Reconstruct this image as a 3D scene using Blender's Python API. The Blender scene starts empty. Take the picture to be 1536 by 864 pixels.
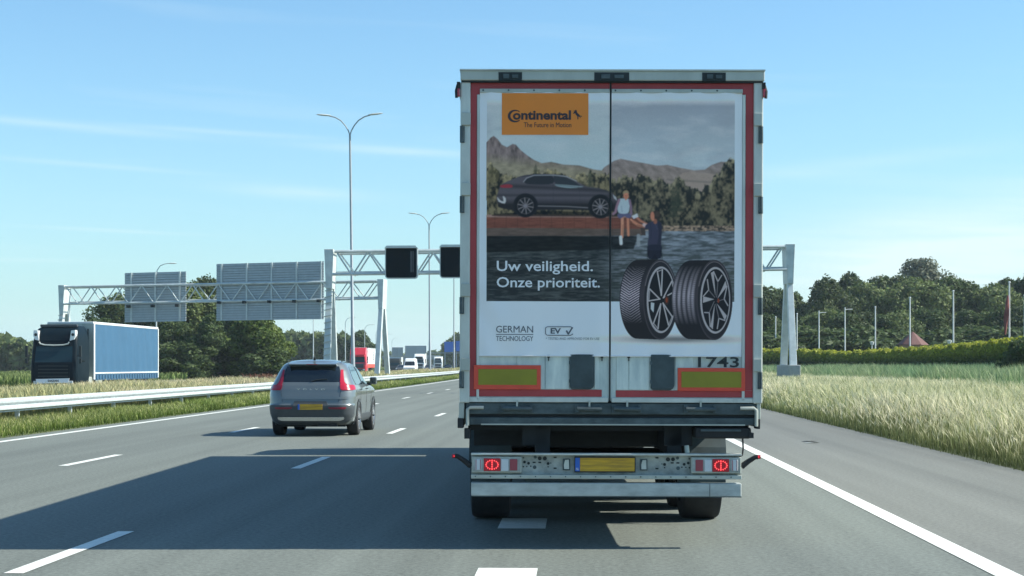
import bpy, bmesh, math, random
import numpy as np
from mathutils import Vector, Matrix
S = bpy.context.scene
COL = S.collection
PI = math.pi
rad = math.radians
# ------------------------------------------------------------------ camera
F = 2428.0                      # focal length in photo pixels (1536 wide)
EYE = 1.55
cd = bpy.data.cameras.new('camera')
cam = bpy.data.objects.new('camera', cd); COL.objects.link(cam)
cam.location = (0, 0, EYE); cam.rotation_euler = (PI/2, 0, 0)
cd.sensor_width = 36; cd.lens = 36*F/1536
cd.shift_y = 114/1536
cd.clip_start = 0.1; cd.clip_end = 12000
S.camera = cam
S.render.resolution_x = 1024; S.render.resolution_y = 576
# ------------------------------------------------------------------ light
SUN_EL = rad(40.3)
SUN_AZ = rad(90.0)              # clockwise from +Y: the sun stands to the right
w = bpy.data.worlds.new('World'); S.world = w; w.use_nodes = True
nt = w.node_tree; N = nt.nodes; L = nt.links
bg = N['Background']; bg.inputs[1].default_value = 0.10
sky = N.new('ShaderNodeTexSky'); sky.sky_type = 'NISHITA'; sky.sun_disc = False
sky.sun_elevation = SUN_EL; sky.sun_rotation = SUN_AZ
sky.air_density = 1.0; sky.dust_density = 0.6; sky.ozone_density = 2.2; sky.altitude = 0
def wn(t, **k):
    n = N.new(t)
    for a, b in k.items(): setattr(n, a, b)
    return n
def wm(op, a, b=None, clamp=False):
    n = N.new('ShaderNodeMath'); n.operation = op; n.use_clamp = clamp
    for i, x in enumerate((a, b)):
        if x is None: continue
        if isinstance(x, (int, float)): n.inputs[i].default_value = x
        else: L.new(x, n.inputs[i])
    return n.outputs[0]
tint = wn('ShaderNodeMix', data_type='RGBA', blend_type='MULTIPLY'); tint.inputs[0].default_value = 1
L.new(sky.outputs[0], tint.inputs[6]); tint.inputs[7].default_value = (0.75, 1.05, 1.16, 1)
tc = wn('ShaderNodeTexCoord'); sp = wn('ShaderNodeSeparateXYZ'); L.new(tc.outputs['Generated'], sp.inputs[0])
az = wm('ARCTAN2', sp.outputs[0], sp.outputs[1]); el = wm('ARCSINE', sp.outputs[2])
# thin cirrus: stretched noise in azimuth / elevation plus a few long streaks
cv = wn('ShaderNodeCombineXYZ'); L.new(wm('MULTIPLY', az, 3.0), cv.inputs[0]); L.new(wm('MULTIPLY', wm('ADD', el, wm('MULTIPLY', az, 0.05)), 42.0), cv.inputs[1])
nz = wn('ShaderNodeTexNoise'); L.new(cv.outputs[0], nz.inputs['Vector']); nz.inputs['Scale'].default_value = 1.1; nz.inputs['Detail'].default_value = 4; nz.inputs['Roughness'].default_value = 0.5
cir = wm('MULTIPLY', wm('SUBTRACT', nz.outputs[0], 0.56, True), 0.6)
nf = wn('ShaderNodeTexNoise'); L.new(cv.outputs[0], nf.inputs['Vector']); nf.inputs['Scale'].default_value = 3.5; nf.inputs['Detail'].default_value = 5
def streak(a0, e0, la, le, slope, amp):
    da = wm('SUBTRACT', az, a0)
    de = wm('SUBTRACT', wm('SUBTRACT', el, e0), wm('MULTIPLY', da, slope))
    q = wm('ADD', wm('POWER', wm('ABSOLUTE', wm('DIVIDE', da, la)), 2), wm('POWER', wm('ABSOLUTE', wm('DIVIDE', de, le)), 2))
    g = wm('MULTIPLY', wm('EXPONENT', wm('MULTIPLY', q, -1)), amp)
    return wm('MULTIPLY', g, wm('MULTIPLY', wm('ADD', nf.outputs[0], 0.05), 1.6))
def dirof(px, py): x = (px-768)/F; z = (546-py)/F; return math.atan2(x, 1), math.asin(z/math.sqrt(1+x*x+z*z))
for px, py, lx, ly, sl, amp in ((110,190,150,5.5,-0.055,.36),(330,198,170,4,-0.04,.2),(120,246,160,4,-0.05,.2),(440,288,110,9,-0.06,.30),
                            (600,226,130,7,-0.05,.30),(170,346,110,2.6,-0.03,.26),(30,390,90,3,0,.2),(1250,250,260,12,.10,.14),
                            (1460,385,340,75,.12,.95),(1330,402,26,9,.2,.55),(1358,388,16,10,.1,.7),(1330,400,40,5,.3,.5),(560,520,500,60,0,.35)):
    a0, e0 = dirof(px, py)
    cir = wm('ADD', cir, streak(a0, e0, lx/F, ly/F, sl, amp))
cir = wm('MINIMUM', cir, 0.8)
hz = wn('ShaderNodeMix', data_type='RGBA'); L.new(wm('MULTIPLY', wm('EXPONENT', wm('MULTIPLY', wm('ABSOLUTE', el), -11.0)), 0.92), hz.inputs[0])
L.new(tint.outputs[2], hz.inputs[6]); hz.inputs[7].default_value = (3.5, 5.1, 5.35, 1)
mx = wn('ShaderNodeMix', data_type='RGBA'); L.new(cir, mx.inputs[0]); L.new(hz.outputs[2], mx.inputs[6]); mx.inputs[7].default_value = (5.4, 6.4, 6.5, 1)
L.new(mx.outputs[2], bg.inputs[0])
sd = bpy.data.lights.new('sun', 'SUN'); sd.energy = 5.0; sd.angle = rad(0.5); sd.color = (1, 0.945, 0.83)
sun = bpy.data.objects.new('sun', sd); COL.objects.link(sun)
sv = Vector((math.cos(SUN_EL)*math.sin(SUN_AZ), math.cos(SUN_EL)*math.cos(SUN_AZ), math.sin(SUN_EL)))
sun.rotation_euler = sv.to_track_quat('Z', 'Y').to_euler()
sun.location = (40, 0, 40)
S.view_settings.view_transform = 'Standard'; S.view_settings.look = 'None'
S.view_settings.exposure = 0.74; S.view_settings.gamma = 1
# ------------------------------------------------------------------ materials
def lin(c):
    c = np.asarray(c, float)/255.0
    return np.where(c <= .04045, c/12.92, ((c+.055)/1.055)**2.4)
MATS = {}
def mat(name, col, rough=.6, metal=0, var=.0, scale=8., bump=0., bscale=40., streak=None, coat=0, emit=None, estr=1, spec=.5, dirt=None, uv=False, trans=0):
    m = bpy.data.materials.new(name); m.use_nodes = True
    n = m.node_tree.nodes; l = m.node_tree.links; b = n['Principled BSDF']
    b.inputs['Roughness'].default_value = rough; b.inputs['Metallic'].default_value = metal
    b.inputs['Specular IOR Level'].default_value = spec
    b.inputs['Coat Weight'].default_value = coat; b.inputs['Coat Roughness'].default_value = .05
    t = n.new('ShaderNodeTexCoord'); src = t.outputs['UV' if uv else 'Object']
    mp = n.new('ShaderNodeMapping'); l.new(src, mp.inputs[0])
    if streak: mp.inputs['Scale'].default_value = streak
    c = tuple(col)+(1,)
    if var > 0:
        nz = n.new('ShaderNodeTexNoise'); nz.inputs['Scale'].default_value = scale; nz.inputs['Detail'].default_value = 6; nz.inputs['Roughness'].default_value = .65
        l.new(mp.outputs[0], nz.inputs['Vector'])
        r = n.new('ShaderNodeValToRGB'); r.color_ramp.elements[0].position = .3; r.color_ramp.elements[1].position = .72
        d = dirt if dirt is not None else tuple(x*(1-var) for x in col)
        r.color_ramp.elements[0].color = tuple(d)+(1,); r.color_ramp.elements[1].color = tuple(min(1, x*(1+var*.4)) for x in col)+(1,)
        l.new(nz.outputs[0], r.inputs[0]); l.new(r.outputs[0], b.inputs['Base Color'])
    else: b.inputs['Base Color'].default_value = c
    if bump > 0:
        nb = n.new('ShaderNodeTexNoise'); nb.inputs['Scale'].default_value = bscale; nb.inputs['Detail'].default_value = 3
        l.new(src, nb.inputs['Vector'])
        bp = n.new('ShaderNodeBump'); bp.inputs['Strength'].default_value = bump; bp.inputs['Distance'].default_value = .02
        l.new(nb.outputs[0], bp.inputs['Height']); l.new(bp.outputs[0], b.inputs['Normal'])
    if emit: b.inputs['Emission Color'].default_value = tuple(emit)+(1,); b.inputs['Emission Strength'].default_value = estr
    MATS[name] = m
    return m
def vcol_mat(name, rough=.8, trans=0., spec=.3):
    m = bpy.data.materials.new(name); m.use_nodes = True
    n = m.node_tree.nodes; l = m.node_tree.links; b = n['Principled BSDF']
    a = n.new('ShaderNodeAttribute'); a.attribute_name = 'Col'
    l.new(a.outputs['Color'], b.inputs['Base Color']); b.inputs['Roughness'].default_value = rough
    b.inputs['Specular IOR Level'].default_value = spec
    if trans > 0:
        tr = n.new('ShaderNodeBsdfTranslucent'); l.new(a.outputs['Color'], tr.inputs[0])
        ms = n.new('ShaderNodeMixShader'); ms.inputs[0].default_value = trans
        l.new(b.outputs[0], ms.inputs[1]); l.new(tr.outputs[0], ms.inputs[2]); l.new(ms.outputs[0], n['Material Output'].inputs[0])
    MATS[name] = m
    return m
M_ALU = mat('aluminium_grey', (.45,.48,.43), .45, .25, .22, 3, streak=(1,1,.25))
M_ALU2 = mat('aluminium_pale', (.58,.61,.56), .4, .15, .25, 5, streak=(1,1,.3))
M_DOOR = mat('door_white', (.70,.75,.68), .45, 0, .22, 4, streak=(2,2,.5), dirt=(.40,.48,.47))
M_GALV = mat('galvanised', (.55,.60,.60), .5, .3, .25, 6)
M_STEEL = mat('steel_dirty', (.085,.115,.12), .7, .1, .6, 6, streak=(1,1,2), dirt=(.035,.05,.055))
M_BLACK = mat('black_rubber', (.018,.02,.022), .75, 0, .3, 10)
M_DARK = mat('chassis_black', (.011,.016,.020), .7, 0, .4, 5)
M_TAIL_DIRTY = mat('lamp_plate', (.40,.43,.40), .55, .1, .5, 7)
M_BUMP = mat('bumper_alu', (.47,.51,.49), .45, .15, .35, 4, streak=(1,1,2.5))
M_REDTAPE = mat('red_paint', (.42,.045,.05), .45, 0, .22, 3, streak=(1,1,.3))
M_REDB = mat('reflective_red', (.72,.07,.035), .35, 0, .12, 9)
M_OLIVE = mat('reflective_yellow', (.26,.235,.012), .5, 0, .15, 6)
M_MUD = mat('mudflap_grey', (.055,.08,.085), .7, 0, .4, 6)
M_TYRE = mat('tyre_rubber', (.022,.023,.025), .85, 0, .35, 12)
M_RIM = mat('wheel_rim', (.45,.47,.48), .35, .6, .3, 10)
M_YEL = mat('plate_yellow', (.62,.36,.015), .4, 0, .35, 6, streak=(.6,1,9), dirt=(.30,.17,.02))
M_NLBLUE = mat('plate_blue', (.02,.12,.5), .4)
M_LED = mat('brake_led', (.6,.02,.02), .4, emit=(1,.07,.08), estr=1.15)
M_GLOW = mat('marker_led', (.5,.02,.02), .4, emit=(1,.05,.06), estr=.6)
M_LENSR = mat('red_lens', (.38,.010,.028), .15, coat=.5)
M_LENSG = mat('red_lens_glow', (.33,.01,.025), .2, emit=(1,.01,.02), estr=.02)
M_LENSD = mat('red_lens_dull', (.30,.05,.07), .3)
M_LENSW = mat('clear_lens', (.55,.60,.62), .15, coat=.4)
M_REFL = mat('reflector_dull', (.20,.015,.03), .3)
M_INK = mat('ink_black', (.012,.02,.022), .6)
M_INKW = mat('print_white', (.80,.80,.80), .6)
M_INKG = mat('print_grey', (.10,.11,.13), .6)
M_ORANGE = mat('print_orange', (.85,.25,.03), .6, 0, .06, 3)
M_INKO = mat('print_black_on_orange', (.045,.03,.035), .6)
M_SIGNBLK = mat('matrix_black', (.004,.010,.014), .7, spec=.1)
M_GANT = mat('gantry_steel', (.56,.62,.61), .5, .15, .22, 2)
M_SLAT = mat('sign_back', (.40,.45,.47), .5, .2, .14, 3)
M_POLE = mat('pole_grey', (.33,.37,.39), .5, .3, .12, 3)
M_POLEW = mat('pole_white', (.66,.68,.66), .5, .0, .12, 3)
M_CARP = mat('car_paint', (.135,.16,.165), .33, .25, .04, 3, coat=1.0)
M_CLAD = mat('dark_plastic', (.055,.066,.074), .6, 0, .15, 8)
M_GLASS = mat('dark_glass', (.008,.012,.014), .04, 0, spec=.7, coat=.6)
M_SCREEN = mat('windscreen_glass', (.012,.035,.045), .12, 0, spec=.3)
M_CHROME = mat('chrome', (.6,.62,.63), .2, .8)
M_NAVY = mat('cab_paint_dark', (.003,.010,.016), .45, 0, spec=.12)
M_BLUE = mat('curtain_blue', (.035,.112,.20), .65, 0, .12, 1.2, bump=.2, bscale=3)
M_BLUED = mat('curtain_band_blue', (.03,.085,.15), .65, 0, .2, 5)
M_WHITE = mat('vehicle_white', (.74,.77,.76), .35, 0, .06, 3, coat=.4)
M_REDCAB = mat('cab_red', (.62,.03,.05), .3, 0, .06, 3, coat=.6)
M_SIGNBLUE = mat('road_sign_blue', (.008,.13,.50), .5)
M_MARK = mat('road_paint', (.70,.73,.68), .7, 0, .22, 14, bump=.2, bscale=60)
M_BARK = mat('bark', (.09,.075,.055), .9, 0, .4, 6, bump=.5, bscale=12)
M_ROOF = mat('roof_tile_red', (.15,.07,.06), .8, 0, .25, 8)
M_BRICK = mat('brick_wall', (.35,.22,.17), .85, 0, .25, 9)
M_CONC = mat('concrete', (.36,.38,.37), .85, 0, .2, 3)
M_CONCD = mat('bridge_concrete', (.25,.30,.32), .85, 0, .2, 3)
M_FLAG = mat('flag_cloth_red', (.17,.05,.045), .8)
M_LEAF = vcol_mat('leaves', .65, .36)
M_GRASS = vcol_mat('grass_blades', .75, .35)
M_PRINT = vcol_mat('printed_banner', .5, 0, .35)
def road_mat(name, base, grain, tint=(1,1,1)):
    m = bpy.data.materials.new(name); m.use_nodes = True
    n = m.node_tree.nodes; l = m.node_tree.links; b = n['Principled BSDF']; b.inputs['Roughness'].default_value = .82; b.inputs['Specular IOR Level'].default_value = .35
    t = n.new('ShaderNodeTexCoord')
    def nz(scale, detail, sc, src='UV', rough=.6):
        mp = n.new('ShaderNodeMapping'); l.new(t.outputs[src], mp.inputs[0]); mp.inputs['Scale'].default_value = sc
        x = n.new('ShaderNodeTexNoise'); x.inputs['Scale'].default_value = scale; x.inputs['Detail'].default_value = detail; x.inputs['Roughness'].default_value = rough
        l.new(mp.outputs[0], x.inputs['Vector']); return x.outputs[0]
    def mm(op, a, c):
        x = n.new('ShaderNodeMath'); x.operation = op
        for i, q in enumerate((a, c)):
            if isinstance(q, (int, float)): x.inputs[i].default_value = q
            else: l.new(q, x.inputs[i])
        return x.outputs[0]
    fine = nz(22, 5, (1,1,1), rough=.75); vfine = nz(90, 2, (1,1,1)); mid = nz(.9, 5, (1,.12,1)); track = nz(1.3, 2, (1,.004,1)); patch = nz(.10, 3, (1,.5,1))
    v = mm('ADD', mm('MULTIPLY', mm('SUBTRACT', fine, .5), grain), 1.0)
    v = mm('ADD', v, mm('MULTIPLY', mm('SUBTRACT', vfine, .5), grain*.4))
    v = mm('ADD', v, mm('MULTIPLY', mm('SUBTRACT', mid, .5), .30))
    v = mm('ADD', v, mm('MULTIPLY', mm('SUBTRACT', track, .5), .75))
    v = mm('ADD', v, mm('MULTIPLY', mm('SUBTRACT', patch, .5), .25))
    mx = n.new('ShaderNodeVectorMath'); mx.operation = 'SCALE'; mx.inputs[0].default_value = tuple(base[i]*tint[i] for i in range(3)); l.new(v, mx.inputs['Scale'])
    l.new(mx.outputs[0], b.inputs['Base Color'])
    bp = n.new('ShaderNodeBump'); bp.inputs['Strength'].default_value = .35; bp.inputs['Distance'].default_value = .006
    l.new(fine, bp.inputs['Height']); l.new(bp.outputs[0], b.inputs['Normal'])
    return m
M_ROAD = road_mat('asphalt_lane', (.136,.154,.137), 2.1)
M_SHOULD = road_mat('asphalt_shoulder', (.146,.154,.138), 1.7)
M_SOIL = mat('meadow_soil', (.085,.105,.035), .95, 0, .45, .35)
# ------------------------------------------------------------------ mesh helpers
class MB:
    def __init__(s): s.v = []; s.f = []; s.sm = []
    def add(s, vs, fs, smooth=False):
        o = len(s.v); s.v += [tuple(p) for p in vs]; s.f += [tuple(i+o for i in q) for q in fs]; s.sm += [smooth]*len(fs); return s
    def box(s, x0, x1, y0, y1, z0, z1):
        if x0 > x1: x0, x1 = x1, x0
        if y0 > y1: y0, y1 = y1, y0
        if z0 > z1: z0, z1 = z1, z0
        return s.add([(x0,y0,z0),(x1,y0,z0),(x1,y1,z0),(x0,y1,z0),(x0,y0,z1),(x1,y0,z1),(x1,y1,z1),(x0,y1,z1)],
                     [(0,3,2,1),(4,5,6,7),(0,1,5,4),(1,2,6,5),(2,3,7,6),(3,0,4,7)])
    def tube(s, pts, r, n=8, cap=True, r2=None):
        pts = [Vector(p) for p in pts]; k = len(pts); rings = []
        up = None
        for i, p in enumerate(pts):
            d = (pts[min(i+1,k-1)]-pts[max(i-1,0)]).normalized()
            if up is None: up = Vector((0,0,1)) if abs(d.z) < .95 else Vector((1,0,0))
            a = d.cross(up).normalized(); b = a.cross(d).normalized(); up = b
            ri = r if r2 is None else r+(r2-r)*i/(k-1)
            if isinstance(r, (list, tuple)): ri = r[i]
            rings.append([p+a*math.cos(2*PI*j/n)*ri+b*math.sin(2*PI*j/n)*ri for j in range(n)])
        vs = [q for g in rings for q in g]; fs = []
        for i in range(k-1):
            for j in range(n): fs.append((i*n+j, i*n+(j+1)%n, (i+1)*n+(j+1)%n, (i+1)*n+j))
        s.add(vs, fs, True)
        if cap: s.add(rings[0], [tuple(range(n))]); s.add(rings[-1], [tuple(range(n-1,-1,-1))])
        return s
    def bar(s, p0, p1, w, h=None):       # rectangular bar between two points
        h = h or w; p0 = Vector(p0); p1 = Vector(p1); d = (p1-p0).normalized()
        up = Vector((0,0,1)) if abs(d.z) < .9 else Vector((0,1,0))
        a = d.cross(up).normalized()*w/2; b = a.cross(d).normalized()*h/2
        vs = [p+x*a+y*b for p in (p0,p1) for x, y in ((-1,-1),(1,-1),(1,1),(-1,1))]
        return s.add(vs, [(0,1,2,3),(7,6,5,4),(0,4,5,1),(1,5,6,2),(2,6,7,3),(3,7,4,0)])
    def prism(s, poly, y0, y1, axis='y'):   # polygon in xz pushed along y (or yz along x)
        n = len(poly)
        if axis == 'y': vs = [(a,y0,b) for a,b in poly]+[(a,y1,b) for a,b in poly]
        elif axis == 'x': vs = [(y0,a,b) for a,b in poly]+[(y1,a,b) for a,b in poly]
        else: vs = [(a,b,y0) for a,b in poly]+[(a,b,y1) for a,b in poly]
        return s.add(vs, [tuple(range(n)), tuple(range(2*n-1,n-1,-1))]+[(i,i+n,(i+1)%n+n,(i+1)%n) for i in range(n)])
    def lathe_x(s, prof, c, n=32, smooth=True):   # profile (x, r) turned about the x axis through c
        vs = []; k = len(prof)
        for x, r in prof:
            for j in range(n): t = 2*PI*j/n; vs.append((c[0]+x, c[1]+r*math.cos(t), c[2]+r*math.sin(t)))
        fs = [(i*n+j, (i+1)*n+j, (i+1)*n+(j+1)%n, i*n+(j+1)%n) for i in range(k-1) for j in range(n)]
        return s.add(vs, fs, smooth)
    def mesh(s, name, m=None, fix=True):
        me = bpy.data.meshes.new(name); me.from_pydata(s.v, [], s.f)
        if any(s.sm): me.polygons.foreach_set('use_smooth', s.sm)
        if m: me.materials.append(m)
        if fix and len(s.f) < 20000:
            bm = bmesh.new(); bm.from_mesh(me); bmesh.ops.recalc_face_normals(bm, faces=bm.faces); bm.to_mesh(me); bm.free()
        if any(s.sm): me.set_sharp_from_angle(angle=rad(40))
        me.update(); return me
    def build(s, name, m, parent=None, loc=(0,0,0), rot=(0,0,0), bevel=0):
        o = bpy.data.objects.new(name, s.mesh(name, m)); COL.objects.link(o)
        o.location = loc; o.rotation_euler = rot
        if parent: o.parent = parent
        if bevel:
            b = o.modifiers.new('bevel', 'BEVEL'); b.width = bevel; b.segments = 2; b.limit_method = 'ANGLE'; b.angle_limit = rad(40)
        return o
def tag(o, label=None, cat=None, group=None, kind=None):
    if label: o['label'] = label
    if cat: o['category'] = cat
    if group: o['group'] = group
    if kind: o['kind'] = kind
    return o
def empty(name, loc=(0,0,0), rot=(0,0,0)):
    o = bpy.data.objects.new(name, None); COL.objects.link(o); o.location = loc; o.rotation_euler = rot; o.empty_display_size = .2
    return o
KIDS = {}
def copy_tree(o, parent=None):
    c = o.copy(); COL.objects.link(c); c.parent = parent
    for ch in [q for q in COL.objects if q.parent == o]: copy_tree(ch, c)
    return c
def np_mesh(name, V, quads=None, tris=None, cols=None, m=None, smooth=False):
    me = bpy.data.meshes.new(name); V = np.asarray(V, np.float32)
    me.vertices.add(len(V)); me.vertices.foreach_set('co', V.ravel())
    q = np.zeros((0,4), np.int32) if quads is None else np.asarray(quads, np.int32)
    t = np.zeros((0,3), np.int32) if tris is None else np.asarray(tris, np.int32)
    me.loops.add(q.size+t.size); me.loops.foreach_set('vertex_index', np.concatenate([q.ravel(), t.ravel()]))
    me.polygons.add(len(q)+len(t))
    me.polygons.foreach_set('loop_start', np.concatenate([np.arange(len(q))*4, len(q)*4+np.arange(len(t))*3]).astype(np.int32))
    if smooth: me.polygons.foreach_set('use_smooth', np.ones(len(q)+len(t), bool))
    if cols is not None:
        a = me.color_attributes.new('Col', 'FLOAT_COLOR', 'POINT')
        c = np.ones((len(V),4), np.float32); c[:,:3] = cols; a.data.foreach_set('color', c.ravel())
    if m: me.materials.append(m)
    me.update(calc_edges=True); me.validate(); return me
def link(name, me, parent=None, loc=(0,0,0), rot=(0,0,0)):
    o = bpy.data.objects.new(name, me); COL.objects.link(o); o.location = loc; o.rotation_euler = rot
    if parent: o.parent = parent
    return o
def text_obj(name, body, x0, x1, z0, z1, y, m, parent, bold=0., depth=.003, conform=None):
    """lettering fitted into the rectangle x0..x1, z0..z1, facing -y"""
    cu = bpy.data.curves.new(name, 'FONT'); cu.body = body; cu.offset = bold; cu.resolution_u = 3; cu.space_character = 1.0
    tmp = bpy.data.objects.new('tmp', cu); COL.objects.link(tmp)
    dg = bpy.context.evaluated_depsgraph_get(); me = bpy.data.meshes.new_from_object(tmp.evaluated_get(dg))
    bpy.data.objects.remove(tmp); me.name = name
    n = len(me.vertices); co = np.zeros(n*3, np.float32); me.vertices.foreach_get('co', co); co = co.reshape(-1,3)
    mn = co.min(0); mxx = co.max(0)
    X = x0+(co[:,0]-mn[0])/(mxx[0]-mn[0])*(x1-x0); Z = z0+(co[:,1]-mn[1])/(mxx[1]-mn[1])*(z1-z0)
    Y = np.full(n, y) if conform is None else conform(X, Z)-depth
    me.vertices.foreach_set('co', np.stack([X, Y, Z], 1).astype(np.float32).ravel())
    me.materials.clear(); me.materials.append(m); me.update()
    return link(name, me, parent)
# ------------------------------------------------------------------ road frame: u across, v along, curving away left far off
A = 0.04
def shift(v): return np.where(v > 100, -9e-5*(v-100)**2, 0.) if isinstance(v, np.ndarray) else (-9e-5*(v-100)**2 if v > 100 else 0.)
def W(u, v, z=0.):
    uu = u+shift(v)
    return (uu*math.cos(A)+v*math.sin(A), -uu*math.sin(A)+v*math.cos(A), z)
def Wn(u, v, z):
    uu = u+shift(v); return np.stack([uu*math.cos(A)+v*math.sin(A), -uu*math.sin(A)+v*math.cos(A), z+0*uu], 1)
def head(v): return -(A+(-1.8e-4*(v-100) if v > 100 else 0))     # z-rotation that points +y along the road
VS = list(np.concatenate([np.arange(-60, 200, 10), np.arange(200, 800, 20), np.arange(800, 1600, 100)]).astype(float))
def strip(u0, u1, z, name, m, vs=None, parent=None, kind='structure', nu=2):
    vs = vs or VS; us = np.linspace(u0, u1, nu); V = []; F_ = []; UV = []
    for v in vs:
        for u in us: V.append(W(u, v, z)); UV.append((u, v))
    for i in range(len(vs)-1):
        for j in range(nu-1): a = i*nu+j; F_.append((a, a+1, a+nu+1, a+nu))
    me = bpy.data.meshes.new(name); me.from_pydata(V, [], F_); uv = me.uv_layers.new(name='UVMap')
    for lp in me.loops: uv.data[lp.index].uv = UV[lp.vertex_index]
    me.materials.append(m); me.update(); o = link(name, me, parent)
    if kind: o['kind'] = kind
    return o
# ------------------------------------------------------------------ terrain
TU = [-5000,-1500,-400,-120,-60,-44,-38.9,-38.4,-20.2,-19.6,-17.5,-15,-13,-12.1,-11.6,6.2,6.5,8,11,14,17,21,28,60,150,400,1500,5000]
TZ = [-.1,-.1,-.1,-.1,-.1,-.08,-.03,-.03,-.03,-.02,.12,.12,.06,-.012,-.03,-.03,-.012,.04,.08,.08,-.05,-.05,.2,.3,.3,.3,0,0]
def ground_z(u): return np.interp(u, TU, TZ)
V = []; Fc = []
tv = [-200]+VS+[1800, 2400, 3500, 5000]
def shiftc(v): return shift(min(v, 1600.))
for v in tv:
    for u, z in zip(TU, TZ):
        uu = u+shiftc(v); V.append((uu*math.cos(A)+v*math.sin(A), -uu*math.sin(A)+v*math.cos(A), z))
nu = len(TU)
for i in range(len(tv)-1):
    for j in range(nu-1): a = i*nu+j; Fc.append((a, a+1, a+nu+1, a+nu))
me = bpy.data.meshes.new('ground'); me.from_pydata(V, [], Fc); me.materials.append(M_SOIL); me.polygons.foreach_set('use_smooth', [True]*len(Fc)); me.update()
link('ground', me)['kind'] = 'structure'
road = strip(-12.0, 3.19, 0, 'motorway', M_ROAD, nu=4)
strip(3.19, 6.45, .001, 'hard_shoulder', M_SHOULD)
oroad = strip(-38.5, -20.5, 0, 'opposite_carriageway', M_ROAD, nu=3)
strip(3.05, 3.25, .005, 'edge_line', M_MARK, parent=road, kind=None)
strip(-11.55, -11.36, .005, 'edge_line', M_MARK, parent=road, kind=None)
strip(-20.95, -20.8, .005, 'edge_line', M_MARK, parent=oroad, kind=None)
strip(-35.4, -35.2, .005, 'edge_line', M_MARK, parent=oroad, kind=None)
def dash(u, v, ln, wd, name, parent):
    b = MB(); b.add([W(u-wd/2, v, .005), W(u+wd/2, v, .005), W(u+wd/2, v+ln, .005), W(u-wd/2, v+ln, .005)], [(0,1,2,3)])
    return b.build(name, M_MARK, parent)
for k in range(-2, 24):
    dash(-4.16, 11.8+12*k, 3.0, .15, 'lane_dash', road)
    dash(-7.80, 12.3+12*k, 3.0, .15, 'lane_dash', road)
for k in range(-3, 60): dash(-.52, 11.25+3.95*k, 1.0, .45, 'block_dash', road)
for u in (-22.3, -25.8, -29.4, -32.6):
    for k in range(2, 16): dash(u, 6+12*k, 3.0, .15, 'lane_dash', oroad)
# ================================================================== the lorry straight ahead
LX, LD = 0.820, 13.6
lorry = empty('curtain_sider_lorry', (LX, LD, 0), (0, .003, -.005))
tag(lorry, 'large curtain-sider lorry seen from behind with printed tyre advert on its red-edged rear doors', 'lorry')
PX = lambda px: (px-915.5)/178.5
PZ = lambda py: (822-py)/178.5
def pbox(b, x0, y0, x1, y1, d0, d1): return b.box(PX(x0), PX(x1), d0, d1, PZ(y1), PZ(y0))
def ppart(name, m, rects, d0, d1, parent=lorry, bevel=0):
    b = MB()
    for r in rects: pbox(b, *r, d0, d1)
    return b.build(name, m, parent, bevel=bevel)
def pparts(name, m, rects, d0, d1, parent=lorry, bevel=0):
    for q in rects: ppart(name, m, [q], d0, d1, parent, bevel)
# load box
b = MB(); b.box(-1.265, 1.265, .10, 13.6, 3.93, 3.985); b.build('roof', M_ALU, lorry, bevel=.01)
b = MB(); b.box(-1.25, 1.25, 13.5, 13.6, 1.15, 3.93); b.build('front_wall', M_DOOR, lorry)
b = MB(); b.box(-1.26, 1.26, .10, 13.6, 1.10, 1.22); b.build('floor_frame', M_STEEL, lorry)
for s in (-1, 1):
    b = MB(); ys = np.linspace(.12, 13.58, 160); 
    vs = []; n = 8
    for y in ys:
        for k in range(n):
            z = 1.06+(3.9-1.06)*k/(n-1); bulge = .012*math.sin(PI*k/(n-1))+.006*math.sin(y*7.3)*math.sin(PI*k/(n-1))
            vs.append((s*(1.245+bulge), y, z))
    b.add(vs, [(i*n+k, (i+1)*n+k, (i+1)*n+k+1, i*n+k+1) for i in range(len(ys)-1) for k in range(n-1)], True)
    b.build('side_curtain', M_WHITE, lorry)
    b = MB(); b.box(s*1.235, s*1.275, .12, 13.6, 3.80, 3.93); b.box(s*1.235, s*1.28, .12, 13.6, 1.02, 1.10); b.build('side_rail', M_ALU, lorry)
    b = MB()
    for y0 in (6.6, 9.6):
        for z in (.50, .80): b.box(s*1.21, s*1.235, y0, y0+2.6, z, z+.10)
        for yy in (y0+.3, y0+2.2): b.box(s*1.17, s*1.21, yy, yy+.06, .45, 1.10)
    b.build('side_guard', M_ALU, lorry)
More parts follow.
